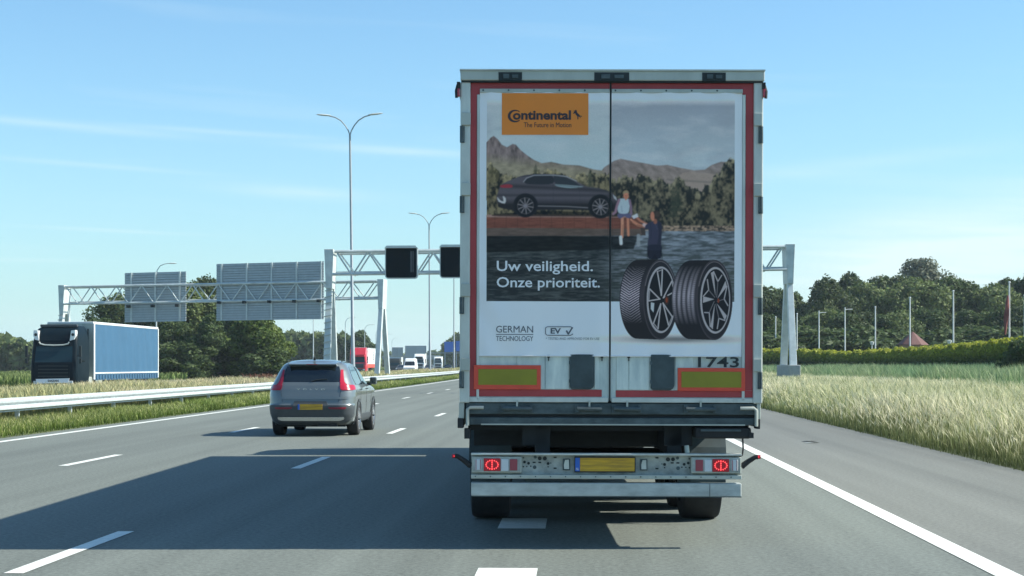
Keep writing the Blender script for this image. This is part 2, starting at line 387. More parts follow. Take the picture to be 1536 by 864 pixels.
# rear frame
hb = ppart('roof_header', M_ALU, [(690,107,1144.5,122)], -.06, .12, bevel=.008)
ppart('header_lip', M_ALU2, [(689,105.6,1145,107.6)], -.075, .12)
for r in ((747,110,782,122.5), (890,110,942,122.5), (1051,110,1086,122.5)):
    o = ppart('header_lamp_recess', M_INK, [r], -.066, -.03)
    w_ = r[2]-r[0]; c = (r[0]+r[2])/2
    pparts('hinge_block', M_STEEL, [(c-w_*.30,113,c-w_*.05,119.5), (c+w_*.08,114,c+w_*.34,119)], -.078, -.05, o)
ppart('header_shadow_gap', M_INK, [(692,122.2,1142,124.4)], -.045, .1)
for s, (a, c) in ((-1, (690,705)), (1, (1129,1143))):
    ppart('corner_post', M_ALU2, [(a,123,c,604)], -.035, .12, bevel=.01)
    e0, e1 = (690, 698) if s < 0 else (1136, 1144)
    for y0 in (170, 275, 426, 537):
        h = ppart('door_hinge', M_ALU, [((a+2, y0, c+.5, y0+19) if s < 0 else (a-.5, y0, c-2, y0+19))], -.062, -.03, bevel=.004)
        x = (691.5 if s < 0 else 1140.5)
        b = MB(); b.tube([(PX(x), -.045, PZ(y0+20)), (PX(x), -.052, PZ(y0+45))], .012, 8)
        b.tube([(PX(x+(4 if s<0 else -4)), -.05, PZ(y0+20)), (PX(x+(4 if s<0 else -4)), -.05, PZ(y0+43))], .006, 6)
        b.tube([(PX(x-1), -.05, PZ(y0+44)), (PX(x+(5 if s<0 else -5)), -.05, PZ(y0+44))], .007, 6)
        b.build('hinge_pin', M_STEEL, h)
    # small clearance lamp on a rubber stalk at the top
    x = 687 if s < 0 else 1143.5
    l = MB(); l.box(PX(x-1.6), PX(x+2.2), -.06, .0, PZ(146), PZ(134)); lo = l.build('clearance_lamp', M_LENSR, lorry, bevel=.006)
    l = MB(); l.tube([(PX(x+s*1), -.03, PZ(128)), (PX(x+s*3.4), -.05, PZ(138)), (PX(x+s*2.8), -.05, PZ(148))], .013, 6); l.box(PX(x-2.5), PX(x+2.5), -.05, .0, PZ(134), PZ(124)); l.build('lamp_rubber', M_BLACK, lo)
# doors
def door(x0, x1, side):
    d = ppart('rear_door', M_DOOR, [(x0, 124.5, x1, 601)], 0, .05, bevel=.004)
    return d
dl = door(705.5, 914.2, -1); dr = door(915.8, 1128.5, 1)
tag(dl, 'left rear door with orange logo banner'); tag(dr, 'right rear door with tyre picture banner')
b = MB(); b.box(PX(914.2), PX(915.7), -.02, .03, PZ(601), PZ(122)); b.build('centre_seal', M_BLACK, lorry)
ppart('red_border', M_REDTAPE, [(705.5,124.5,913.6,133),(704,133,719,142),(704,142,714.5,584),(704,584,903,594.5)], -.006, .001, dl)
ppart('red_border', M_REDTAPE, [(916.2,124.5,1129.5,133),(1112,133,1129.5,141),(1117.5,141,1129.5,584.6),(924,584.8,1129.5,595)], -.006, .001, dr)
ppart('door_frame_bar', M_ALU2, [(715,142,719,600),(700,595.5,912.5,603)], -.018, 0, dl, bevel=.004)
ppart('door_frame_bar', M_ALU2, [(1112.5,142,1116.8,600),(917.5,596,1133,603)], -.018, 0, dr, bevel=.004)
ppart('banner_rail', M_ALU, [(719,133.5,913.4,139.5)], -.03, -.004, dl, bevel=.004)
ppart('banner_rail', M_ALU, [(916.4,133.5,1112.5,139.5)], -.03, -.004, dr, bevel=.004)
def rivets(xs, z, parent, r=.008, d=-.034, name='rivet'):
    me = None
    for x in xs:
        if me is None:
            b = MB(); b.lathe_x([(0,0.0001),(.002,r),(.006,r)], (0,0,0), 10); me = b.mesh(name, M_STEEL)
        o = link(name, me, parent, (PX(x), d, z), (0, 0, PI/2))
rivets(np.arange(724, 912, 38), PZ(136), dl); rivets(np.arange(922, 1110, 38), PZ(136), dr)
pparts('lower_panel', M_DOOR, [(776,531,817.5,583),(818.5,531,854,583),(892,531,899,583)], -.009, 0, dl, bevel=.003)
pparts('lower_panel', M_DOOR, [(925,531,943,584),(944,531,974,584),(1013,531,1040,584)], -.009, 0, dr, bevel=.003)
for x, p in ((823, dl), (943, dr), (903, dl)): ppart('latch_tab', M_INK, [(x-2,532,x+2,536),(x-.6,535,x+.8,541)], -.02, -.008, p)
def flap(x0, x1, y0, y1, p):
    b = MB(); r = 8; pts = []
    for cx, cy, a0 in ((x1-r, y1-r, 0), (x0+r*.6, y1-r*.6, 90)):
        rr = r if a0 == 0 else r*.6
        for k in range(5): a = rad(a0+90*k/4); pts.append((PX(cx+rr*math.cos(a)), PZ(cy+rr*math.sin(a))))
    pts += [(PX(x0), PZ(y0)), (PX(x1), PZ(y0))]
    b.prism(pts, -.03, -.002); f = b.build('rubber_flap', M_MUD, p, bevel=.008)
    for q in ((x0-1, y0+10, x0+2, y0+15), (x0-1, y1-15, x0+2, y1-10), (x0+2, y1-5, x1-3, y1-3)): ppart('flap_clip', M_STEEL, [q], -.034, -.028, f)
flap(855, 891.5, 531, 583.5, dl); flap(976, 1011.5, 531, 584.5, dr)
for (x0, y0, x1, y1, ix0, iy0, ix1, iy1, p) in ((711,547.5,811.5,583.8,718,553.5,805.5,577,dl), (1016.5,550.8,1117.5,585.2,1022,556.5,1111.5,580,dr)):
    o = ppart('marker_plate', M_REDB, [(x0,y0,x1,y1)], -.024, 0, p, bevel=.003)
    ppart('marker_plate_yellow', M_OLIVE, [(ix0,iy0,ix1,iy1)], -.0275, -.020, p)
text_obj('fleet_number', '1743', PX(1046.5), PX(1108), PZ(550), PZ(534.2), -.030, M_INK, dr, bold=.016)
# ------------------------------------------------------------------ printed banners (colour per vertex on a finely divided, slightly creased cloth)
K = 1.45
CX0, CY0, CX1, CY1 = 719., 138., 1113., 533.
NXc, NYc = int((CX1-CX0)*K)+1, int((CY1-CY0)*K)+1
gx = CX0+np.arange(NXc)/K; gy = CY0+np.arange(NYc)/K
GX, GY = np.meshgrid(gx, gy)
IMG = np.zeros((NYc, NXc, 3))
rngp = np.random.default_rng(5)
def vnoise(x, y, seed):
    r = np.random.default_rng(seed); T = r.random((64, 64))
    xi = np.floor(x).astype(int); yi = np.floor(y).astype(int); fx = x-xi; fy = y-yi
    fx = fx*fx*(3-2*fx); fy = fy*fy*(3-2*fy); xi &= 63; yi &= 63; x1 = (xi+1)&63; y1 = (yi+1)&63
    return (T[yi,xi]*(1-fx)+T[yi,x1]*fx)*(1-fy)+(T[y1,xi]*(1-fx)+T[y1,x1]*fx)*fy
def fbm(x, y, seed, o=4):
    s = 0; a = .5; t = 0
    for i in range(o): s = s+a*vnoise(x*2**i+i*7.1, y*2**i+i*3.7, seed+i); t += a; a *= .55
    return s/t
def inside(pts):
    """anti-aliased coverage of a polygon over the canvas"""
    pts = np.asarray(pts, float); cov = np.zeros(GX.shape)
    x0 = max(0, int((pts[:,0].min()-CX0)*K)-1); x1 = min(NXc, int((pts[:,0].max()-CX0)*K)+3)
    y0 = max(0, int((pts[:,1].min()-CY0)*K)-1); y1 = min(NYc, int((pts[:,1].max()-CY0)*K)+3)
    if x1 <= x0 or y1 <= y0: return cov
    gxs = GX[y0:y1, x0:x1]; gys = GY[y0:y1, x0:x1]; acc = np.zeros(gxs.shape)
    for ox in (-.33, 0, .33):
        for oy in (-.33, 0, .33):
            px = gxs+ox/K; py = gys+oy/K; c = np.zeros(px.shape, bool)
            for i in range(len(pts)):
                ax, ay = pts[i]; bx, by = pts[i-1]
                if ay == by: continue
                c ^= ((ay > py) != (by > py)) & (px < (bx-ax)*(py-ay)/(by-ay)+ax)
            acc += c
    cov[y0:y1, x0:x1] = acc/9; return cov
def smoothp(pts, n=6):
    pts = np.asarray(pts, float); k = len(pts); out = []
    for i in range(k):
        p0, p1, p2, p3 = pts[i-1], pts[i], pts[(i+1)%k], pts[(i+2)%k]
        for j in range(n):
            t = j/n; out.append(.5*((2*p1)+(-p0+p2)*t+(2*p0-5*p1+4*p2-p3)*t*t+(-p0+3*p1-3*p2+p3)*t**3))
    return np.array(out)
def paint(cov, col, a=1.):
    col = np.asarray(col, float)
    if col.ndim == 1: col = lin(col)
    IMG[:] = IMG*(1-cov[...,None]*a)+col*(cov[...,None]*a)
def poly(pts, col, a=1., sm=0): paint(inside(smoothp(pts, sm) if sm else pts), col, a)
def Cn(c): return lin(c)
def ell(cx, cy, rx, ry, n=48, t=0.):
    a = np.linspace(0, 2*PI, n, endpoint=False); x = rx*np.cos(a); y = ry*np.sin(a)
    return np.stack([cx+x*math.cos(t)-y*math.sin(t), cy+x*math.sin(t)+y*math.cos(t)], 1)
def line(pts, wd, col, a=1.):
    pts = np.asarray(pts, float); cov = np.zeros(GX.shape)
    for p, q in zip(pts[:-1], pts[1:]):
        d = q-p; ln = np.hypot(*d)
        if ln < 1e-6: continue
        t = np.clip(((GX-p[0])*d[0]+(GY-p[1])*d[1])/ln**2, 0, 1); ds = np.hypot(GX-p[0]-t*d[0], GY-p[1]-t*d[1])
        cov = np.maximum(cov, np.clip((wd/2-ds)*K+.5, 0, 1))
    paint(cov, col, a)
WHITE = (226, 234, 240)
IMG[:] = lin(WHITE)
pic = ((GX > 729.5) & (GX < 1101) & (GY < 451)).astype(float)
ttop = np.clip((GY-146)/12, 0, 1)*pic
# sky of the picture
t = np.clip((GY-140)/150, 0, 1)[...,None]
skyc = (1-t)*lin((150,160,176))+t*lin((196,218,228))
left = (GX < 914)[...,None]
skyc = np.where(left, (1-t)*lin((186,198,206))+t*lin((178,206,216)), skyc)
cl = np.clip(fbm(GX/42, GY/13, 11, 5)*2.1-.95, 0, 1)[...,None]*np.where(left, .35, .5)
skyc = skyc*(1-cl)+lin((214,222,230))*cl
cl2 = np.clip(fbm(GX/60+5, GY/20, 15, 4)*2.2-1.2, 0, 1)[...,None]*.55
skyc = skyc*(1-cl2)+lin((132,140,158))*cl2
paint(ttop, skyc)
rock = (fbm(GX/5, GY/7, 21, 5)-.5)
# mountains: far right range, left crag
far = [(896,262),(905,250),(920,240),(930,237),(945,240),(962,243),(985,247),(1000,246),(1018,250),(1040,254),(1056,253),(1066,246),(1080,241),(1092,241),(1101,246),(1101,345),(896,345)]
base = lin((142,132,130))*(1+(fbm(GX/7-GY/9, GY/6, 23, 5)-.5)[...,None]*1.3)
shade = np.clip((GY-240)/60, 0, 1)[...,None]
paint(inside(far), base*(1-shade)+lin((160,146,138))*(1+rock[...,None]*.3)*shade)
crag = [(729,213),(735,206),(740,203),(746,208),(752,216),(760,220),(768,215),(773,216),(780,224),(790,232),(800,239),(812,244),(826,242),(845,246),(868,247),(890,253),(905,255),(905,300),(729,300)]
rk = (fbm(GX/3.2, GY/9, 31, 5)-.5)[...,None]
low = np.clip((GY-228-(GX-730)*.10)/16, 0, 1)[...,None]
paint(inside(crag), lin((128,116,116))*(1+rk*1.8)*(1-low)+lin((150,143,124))*(1+(fbm(GX/9, GY/4, 33, 4)-.5)[...,None]*.9)*low)
poly([(1018,262),(1050,258),(1080,266),(1080,312),(1018,312)], (172,156,146), .6, 4)
line([(1020,292),(1070,295)], 1.2, (120,108,100), .6); line([(1000,268),(1064,272)], 3, (96,98,96), .4)
def bushes(x0, x1, ytop, ybot, seed, c1, c2, amp=7):
    n1 = fbm(GX/7, GX*0+seed*1.7, seed, 4); top = ytop(GX)-amp*(n1-.5)*2.4
    cov = np.clip((GY-top)*K*.8+.5+(fbm(GX/2.2, GY/2.2, seed+9, 2)-.5)*6, 0, 1)*((GX >= x0) & (GX < x1) & (GY < ybot))
    nz_ = fbm(GX/3.4, GY/4.6, seed+3, 5)*.6+fbm(GX/11, GY/14, seed+4, 2)*.4; q = np.clip(nz_*4.2-1.75, 0, 1)[...,None]
    edge = np.clip(1-(GY-top)/16, 0, 1)[...,None]
    c = lin(c1)*(1-q)+lin(c2)*q; c = c*(.75+.7*edge)
    paint(cov, c)
bushes(729.5, 914, lambda x: 262-10*np.exp(-((x-737)/12)**2)+5*np.sin(x/15)-6*np.exp(-((x-803)/6)**2)-9*np.exp(-((x-884)/12)**2), 324, 41, (42,43,40), (152,143,112), 8)
bushes(915, 1101, lambda x: 270+8*np.sin(x/23+1)-16*np.exp(-((x-1016)/8)**2)-22*np.exp(-((x-1095)/22)**2)+14*np.exp(-((x-1050)/16)**2), 343, 51, (42,45,44), (142,136,112), 9)
for cx in (739.5,): poly(ell(cx, 262, 9, 12), (112,106,74), .45)
# conifers
for cx, ct in ((1016, 272), (1009, 280), (884, 256), (803, 249)):
    for k in range(5): yy = ct+k*9; poly([(cx, yy-5), (cx-4-k*1.6, yy+8), (cx+4+k*1.6, yy+8)], (62,70,58), .6)
# shore stones, water
sh = ((GX > 980) & (GX < 1101) & (GY > 337) & (GY < 347)).astype(float); q = np.clip(fbm(GX/3.4, GY/2.2, 61, 3)*2.6-.9, 0, 1)[...,None]
paint(sh, lin((60,58,56))*(1-q)+lin((182,160,140))*q)
wt = ((GX > 729.5) & (GX < 1101) & (GY > 345.5) & (GY < 451)).astype(float)
wv = fbm(GX/11, GY/1.9, 71, 4); wv2 = fbm(GX/26, GY/3.4, 77, 3)
depth = np.clip((GY-348)/95, 0, 1)
wb = lin((150,164,180)); wd = lin((74,84,92)); wg = lin((92,104,98))
q = np.clip((wv*.6+wv2*.4)*3.4-1.25-depth*.25, 0, 1)[...,None]
wc = (wd*(1-depth[...,None])+wg*.55*depth[...,None])*(1-q)+(wb*(1-depth[...,None]*.55))*q
darkl = np.clip((960-GX)/70, 0, 1)[...,None]*.97
wc = wc*(1-darkl)+(lin((34,40,44))*(1-q)+lin((74,84,86))*q)*darkl
paint(wt, wc)
# quay
dk = [(729.5,322),(914,322),(914,322.5),(958,324),(966,331),(968,352),(729.5,352)]
n1 = fbm(GX/14, GY/1.8, 81, 4)[...,None]
poly(dk, (70,62,60))
paint(inside([(729.5,322),(956,323),(960,334),(960,342),(729.5,341)]), lin((118,72,60))*(.55+.95*n1))
paint(inside([(729.5,321),(956,322),(957,325),(729.5,325)]), lin((160,132,124))*(.7+.5*n1))
for xx in range(742, 950, 17): line([(xx,324),(xx,341)], .8, (70,44,38), .55)
paint(inside([(729.5,341),(960,342),(962,352),(729.5,353)]), lin((96,84,78))*(.5+1.0*n1))
paint(inside([(729.5,353),(956,353),(950,372),(729.5,378)]), lin((30,32,34)), .85)
line([(957,352),(957,366)], 5, (150,160,168), .8)
# parked SUV in the picture
def Z1(pts): return [(680+x/3.2, 90+y/3.2) for x, y in pts]
paint(inside(smoothp(Z1([(215,735),(500,722),(790,735),(785,748),(500,748),(215,748)]), 3)), lin((20,20,24)), .8)
body = Z1([(212,690),(207,660),(215,628),(228,598),(262,578),(305,562),(350,549),(420,545),(490,547),(545,557),(600,585),(640,604),(700,612),(750,628),(778,648),(788,680),(784,712),(740,722),(660,718),(560,716),(420,716),(300,718),(222,706)])
poly(body, (88,86,96), 1, 5)
gb = inside(smoothp(body, 5))
hl = np.clip(1-abs(GY-(278+(GX-760)*.045))/5, 0, 1)
paint(gb*hl, lin((128,134,152)), .6)
paint(gb*np.clip((GY-296)/10, 0, 1), lin((44,46,56)), .8)
paint(gb*np.clip(1-abs(GY-(292+(GX-760)*.0))/3.5, 0, 1), lin((104,104,118)), .5)
poly(Z1([(300,562),(350,549),(420,545),(500,548),(470,552),(350,556)]), (60,62,74), 1, 3)
poly(Z1([(338,580),(352,566),(385,554),(470,553),(476,590),(400,594),(352,592)]), (44,48,56), 1, 3)
poly(Z1([(482,553),(520,556),(560,570),(600,594),(604,600),(545,597),(489,592)]), (52,58,66), 1, 3)
line(Z1([(335,582),(350,564),(385,551),(480,550),(540,556),(590,578)]), 1.0, (176,182,192), .8)
poly(Z1([(490,594),(600,602),(620,606),(560,612),(500,604)]), (150,176,184), .7, 3)
line(Z1([(380,594),(500,598),(620,610),(740,628)]), .7, (50,52,62), .8)
line(Z1([(477,592),(478,700)]), .5, (50,52,62), .7); line(Z1([(600,604),(610,700)]), .5, (50,52,62), .5)
line(Z1([(405,698),(540,700),(655,706)]), 1.2, (136,138,146), .8)
poly(Z1([(225,600),(262,594),(282,600),(276,610),(232,610)]), (150,54,66), 1, 3)
poly(Z1([(210,655),(216,676),(246,686),(250,662),(236,650),(240,676),(222,670)]), (196,202,208), .95, 2)
poly(Z1([(762,640),(778,654),(784,672),(770,660)]), (190,198,206), .9)
for cx, cy in ((345,697), (704,701)):
    x, y = 680+cx/3.2, 90+cy/3.2
    poly(ell(x, y-.6, 18.6, 18.2), (32,33,40)); poly(ell(x, y, 16.2, 16.2), (24,25,30)); poly(ell(x, y, 12.2, 12.4), (84,82,88)); poly(ell(x, y, 11.3, 11.5), (30,30,36))
    for k in range(10):
        a = 2*PI*k/10+.2
        line([(x+2*math.cos(a), y+2*math.sin(a)), (x+11.6*math.cos(a), y+11.8*math.sin(a))], 1.1, (142,140,146))
    poly(ell(x, y, 2.6, 2.6), (130,130,140))
# girl seated on the quay edge and man standing in the water
def Z2(pts): return [(910+x/6.648, 270+y/6.648) for x, y in pts]
SK = (206,146,120)
line(Z2([(150,350),(152,450),(148,560)]), 4.2, SK); line(Z2([(205,355),(208,440),(212,540)]), 3.8, (196,134,108))
poly(Z2([(112,325),(232,325),(236,365),(200,372),(176,352),(140,374),(112,366)]), (92,94,128), 1, 3)
poly(Z2([(112,190),(140,178),(205,182),(225,200),(222,260),(205,322),(122,322),(104,270)]), (176,196,208), 1, 3)
line(Z2([(120,190),(98,250),(84,310),(60,330)]), 3.6, (150,120,140)); line(Z2([(222,195),(236,260),(240,330)]), 3.4, (132,110,134))
poly(ell(910+188/6.648, 270+150/6.648, 3.9, 5.0), (196,132,108)); poly(Z2([(160,140),(158,112),(182,96),(208,104),(216,132),(196,122),(172,126)]), (160,142,112), 1, 3)
line(Z2([(186,172),(186,186)]), 2.6, (188,126,102)); line(Z2([(180,150),(184,150)]), .7, (90,60,52)); line(Z2([(196,150),(200,150)]), .7, (90,60,52)); line(Z2([(184,163),(194,163)]), .6, (150,76,72))
line(Z2([(142,250),(150,310)]), 1.6, (150,170,186), .8); line(Z2([(156,440),(152,540)]), 1.3, (160,104,84), .8)
line(Z2([(135,560),(140,625)]), 4.5, (212,216,222))
line(Z2([(236,385),(262,408)]), 2.6, SK); line(Z2([(262,408),(310,440),(372,455)]), 4.2, (190,130,104)); line(Z2([(300,440),(370,462)]), 1.6, (150,98,80)); line(Z2([(292,360),(330,398),(396,432)]), 3.2, (178,120,98))
line(Z2([(370,440),(395,450)]), 5.5, (196,176,176)); poly(Z2([(245,350),(300,325),(310,360),(262,380)]), (206,212,222), .9)
poly(Z2([(384,440),(440,405),(500,400),(540,425),(545,500),(538,600),(532,660),(410,660),(412,560),(408,480),(378,480)]), (56,58,82), 1, 3)
poly(Z2([(500,410),(540,430),(545,520),(532,650),(500,650),(515,520)]), (38,40,60), .8, 3); line(Z2([(430,420),(440,500),(436,580)]), .9, (40,42,62), .8); line(Z2([(480,430),(500,480)]), .8, (84,86,112), .7)
poly(Z2([(412,640),(535,640),(545,700),(530,770),(420,775),(400,700)]), (34,38,58), 1, 3)
paint(inside(Z2([(400,690),(548,690),(556,790),(396,790)]))*(np.sin(GY*3.1+np.sin(GX/5))>.1), lin((66,72,82)), .8)
poly(ell(910+488/6.648, 270+345/6.648, 6.6, 7.6), (54,46,44)); poly(ell(910+500/6.648, 270+332/6.648, 3.6, 4), (74,64,58), .7); line(Z2([(478,395),(480,412)]), 5, (150,100,82)); poly(Z2([(440,310),(465,320),(470,385),(450,400),(430,360)]), (190,128,104), 1, 3)
# soft ground shade printed below the wheels, then the two tyres
paint(np.exp(-(((GX-1015)/92)**2+((GY-507)/6)**2)), lin((120,116,126)), .75)
def Z3(pts): return [(910+x/5.081, 370+y/5.081) for x, y in pts]
def tyre(cx, cy, rx, ry, off, style):
    """tread body to the left of an oval face"""
    a = np.linspace(0, 2*PI, 72, endpoint=False)
    hull = [(cx+rx*math.cos(t_), cy+ry*math.sin(t_)) if math.cos(t_) > 0 else (cx-off+(rx+1)*math.cos(t_), cy+ry*math.sin(t_)*.985) for t_ in a]
    cov = inside(hull)
    lx = (GX-(cx-off))/(rx+1); vy = (GY-cy)/ry
    lit = np.clip(1.05-abs(vy+.12)*1.25, .12, 1)
    body_c = lin((52,50,58))*(.25+1.1*lit[...,None])
    xr = np.sqrt(np.clip(1-vy**2, 0, 1))
    s_ = (GX-(cx-off-(rx+1)*xr))/(off+1e-6)      # 0 at outer edge .. 1 at shoulder
    if style == 0:
        ph = GY*1.25+abs(s_-.42)*26; g = (np.sin(ph*1.35) > .15)
        g = g & (s_ > .04) & (s_ < .86)
        groove = g.astype(float)*np.clip(lit-.15, 0, 1)
        body_c = body_c*(1+.0*groove[...,None])+lin((178,176,190))*groove[...,None]*1.15
    else:
        bands = np.zeros(GX.shape)
        for c_ in (.10, .30, .50, .70, .86): bands = np.maximum(bands, np.clip(1.25-abs(s_-c_)/.075, 0, 1))
        blocks = 1-.55*(np.sin(GY*2.3+s_*5) > .86)
        body_c = body_c+lin((178,176,190))*(bands*blocks*np.clip(lit-.12, 0, 1))[...,None]*.8
    paint(cov, body_c)
    poly(ell(cx, cy, rx, ry, 72), (62,60,68)); poly(ell(cx+.6, cy, rx*.95, ry*.97, 72), (40,39,46))
    a2 = np.linspace(-2.6, 2.6, 40)
    line([(cx+rx*.93*math.cos(t_-PI/2), cy+ry*.95*math.sin(t_-PI/2)) for t_ in np.linspace(-1.2, 1.0, 24)], 1.1, (120,118,126), .7)
    rr = (rx*.83, ry*.83)
    poly(ell(cx+1.2, cy+.5, rr[0], rr[1], 72), (168,170,178)); poly(ell(cx+1.8, cy+.5, rr[0]*.91, rr[1]*.94, 72), (24,24,30))
tyre(990, 447.5, 26, 60, 34, 0)
hub = (999.5, 448)
def rp(a, f, cx, cy, rx, ry): return (cx+rx*f*math.cos(a), cy+ry*f*math.sin(a))
def spoke(a, f0, f1, spread, wd, C, col=(178,180,188)):
    p = rp(a, f0, *C); q1 = rp(a-spread, f1, *C); q2 = rp(a+spread, f1, *C)
    line([p, q1], wd, col); line([p, q2], wd, col); line([q1, q2], wd*.8, col, .7)
C1 = (992, 448, 20.5, 48.5)
for k in range(5): spoke(-PI/2-.15+k*2*PI/5, .14, .93, .20, 1.7, C1)
poly([(976,452),(981,453),(980,467),(976,462)], (190,206,218), .9)
poly(ell(999.5, 448.5, 3.6, 7.4), (60,44,40)); poly(ell(999.5, 448.5, 1.5, 3.8), (140,62,36))
tyre(1071, 448, 27, 60, 36, 1)
C2 = (1073, 448.5, 21, 48.5)
for k in range(5):
    a = -PI/2-.30+k*2*PI/5
    p0 = rp(a+.25, .12, *C2); p1 = rp(a-.10, .92, *C2); p2 = rp(a+.12, .90, *C2)
    poly([p0, p1, p2], (168,170,178)); q = rp(a+.55, .60, *C2); r = rp(a+.80, .88, *C2)
    line([p2, q, r], 1.5, (168,170,178)); line([q, rp(a+.9, .12, *C2)], 1.1, (120,122,130), .8)
poly(ell(1077, 449, 1.4, 3.4), (130,60,36))
for _ in range(2):
    B_ = IMG.copy()
    B_[1:-1,1:-1] = (IMG[1:-1,1:-1]*2+IMG[:-2,1:-1]+IMG[2:,1:-1]+IMG[1:-1,:-2]+IMG[1:-1,2:])/6
    m_ = ((GY < 384) & (GX > 731) & (GX < 1100))[...,None]; IMG[:] = np.where(m_, B_, IMG)
# orange logo field, dark wordmark and fold lines are separate flat shapes; a faint grey edge wear
IMG *= (1+.05*(fbm(GX/30, GY/30, 91, 3)-.5))[...,None]
IMG[:] = np.clip(IMG*np.array([1.50, 1.20, 1.02])*(1+.16*(fbm(GX*1.1, GY*1.1, 95, 2)-.5))[...,None], .004, .85)
def wrinkle(px, py):
    px = np.asarray(px, float); py = np.asarray(py, float)
    l_ = px < 914.9
    xa = np.where(l_, (px-719)/195, (px-916)/197)
    w_ = .0030*np.sin(px/19+1.3*np.sin(py/60))*(.4+.6*np.clip((py-140)/390, 0, 1))
    w_ += .004*np.sin(px/9.+py/31.)*np.exp(-((py-532)/16)**2) + .003*np.sin(px/7.-py/23.)*np.exp(-((py-140)/14)**2)
    w_ += .006*np.exp(-(xa/.045)**2)+.006*np.exp(-((xa-1)/.05)**2)
    w_ += .0022*np.sin((px+py)/27.)*np.sin(py/43.)
    w_ += .0035*np.sin((px-py*.55)/8.)*np.exp(-((px-735)/26)**2-((py-470)/60)**2)
    return -.026+1.7*w_
for nm, c0, c1, p in (('printed_banner', 719., 913.6, dl), ('printed_banner', 916.0, 1112.2, dr)):
    i0 = int(round((c0-CX0)*K)); i1 = int(round((c1-CX0)*K)); sub = slice(i0, i1+1)
    xs = GX[:, sub]; ys = GY[:, sub]+1.0; h_, w_ = xs.shape
    V = np.stack([PX(xs), wrinkle(xs, ys), PZ(ys)], -1).reshape(-1, 3)
    idx = np.arange(h_*w_).reshape(h_, w_)
    q = np.stack([idx[1:,:-1], idx[1:,1:], idx[:-1,1:], idx[:-1,:-1]], -1).reshape(-1, 4)
    link(nm, np_mesh(nm, V, q, cols=IMG[:, sub].reshape(-1, 3), m=M_PRINT, smooth=True), p)
    c = MB(); x0_, x1_ = (c0, c1); n_ = 40                     # hemmed lower edge, a little thickness
    c.tube([(PX(x0_+(x1_-x0_)*i/n_), float(wrinkle(x0_+(x1_-x0_)*i/n_, 533.))+.002, PZ(533.3)) for i in range(n_+1)], .007, 6); c.build('banner_hem', M_INKW, p)
conf = lambda X, Z: wrinkle(X*178.5+915.5, 822-Z*178.5)
def flatpoly(name, pts, m, p, off=.002, dense=0):
    """thin printed shape laid on the banner; pts in picture units"""
    bm = bmesh.new(); vs = [bm.verts.new((PX(x), 0, PZ(y))) for x, y in pts]; bm.faces.new(vs)
    bmesh.ops.triangulate(bm, faces=bm.faces)
    if dense: bmesh.ops.subdivide_edges(bm, edges=bm.edges, cuts=dense, use_grid_fill=True); bmesh.ops.triangulate(bm, faces=bm.faces)
    for v in bm.verts: v.co.y = float(conf(v.co.x, v.co.z))-off
    me = bpy.data.meshes.new(name); bm.to_mesh(me); bm.free(); me.materials.append(m); return link(name, me, p)
# orange field as a conforming grid
xs = np.linspace(752, 881.5, 60); ys = np.linspace(140.2, 202.5, 30); XX, YY = np.meshgrid(xs, ys)
V = np.stack([PX(XX), wrinkle(XX, YY)-.0025, PZ(YY)], -1).reshape(-1, 3); idx = np.arange(XX.size).reshape(XX.shape)
q = np.stack([idx[1:,:-1], idx[1:,1:], idx[:-1,1:], idx[:-1,:-1]], -1).reshape(-1, 4)
link('orange_panel', np_mesh('orange_panel', V, q, m=M_ORANGE, smooth=True), dl)
def ptext(body, x0, x1, y0, y1, m, bold=0, d=.003, p=dl, name='lettering'): return text_obj(name, body, PX(x0), PX(x1), PZ(y1), PZ(y0), 0, m, p, bold=bold, depth=d, conform=conf)
ptext('ontinental', 768.5, 855.5, 165.8, 180.2, M_INKO, .034, .005)
ca = []                                       # the large C that wraps the o
for k in range(25): a = rad(48+264*k/24); ca.append((771.5+10.6*math.cos(a), 174.6-9.4*math.sin(a)))
for k in range(25): a = rad(312-264*k/24); ca.append((773.2+8.3*math.cos(a), 174.4-7.3*math.sin(a)))
C_ = MB(); n_ = 25
vs = [(PX(x), float(wrinkle(x, y))-.005, PZ(y)) for x, y in ca]
C_.add(vs, [(k, k+1, 2*n_-2-k, 2*n_-1-k) for k in range(n_-1)]); C_.build('lettering', M_INKO, dl)
for pts in ([(860.6,167.5),(862.6,164.6),(864.2,166.4),(864.4,169),(867.2,171.6),(869.4,174.2),(870.0,178.4),(868.6,175.6),(866.6,175.2),(866.4,179.4),(865.2,179.6),(865.0,175.0),(862.6,172.2),(861.8,170.2),(858.0,171.4),(860.4,169.4)],
            [(869.4,173.6),(872.6,174.8),(870.4,175.6)], [(858.4,167.0),(861.0,166.2),(860.8,167.2)]):
    flatpoly('horse_emblem', pts, M_INKO, dl, .005)
ptext('The Future in Motion', 785, 856, 184, 191.3, M_INKO, 0, .005)
ptext('Uw veiligheid.', 745, 889, 391.2, 411.5, M_INKW, .012)
ptext('Onze prioriteit.', 745, 899.5, 415.5, 435.8, M_INKW, .012)
ptext('GERMAN', 744.3, 799.8, 488.6, 498.8, M_INKG, 0)
flatpoly('underline', [(744.3,501),(800,501),(800,502),(744.3,502)], M_INKG, dl, .003, 3)
ptext('TECHNOLOGY', 744.3, 800, 503.9, 511.3, M_INKG, 0)
ptext('EV', 826, 841.5, 491.8, 500.2, M_INKG, .03)
ptext('* TESTED AND APPROVED FOR EV USE', 819, 899, 505.6, 509.4, MATS['print_grey'], -.008)
bx = [(818.4,491.5),(821,489.8),(856,489.8),(859.6,491.5)], [(818.4,500.4),(821,502.6),(856,502.6),(859.6,500.4)]
for pts in bx: 
    b = MB(); b.tube([(PX(x), float(wrinkle(x, y))-.003, PZ(y)) for x, y in pts], .003, 4); b.build('badge_frame', M_INKG, dl)
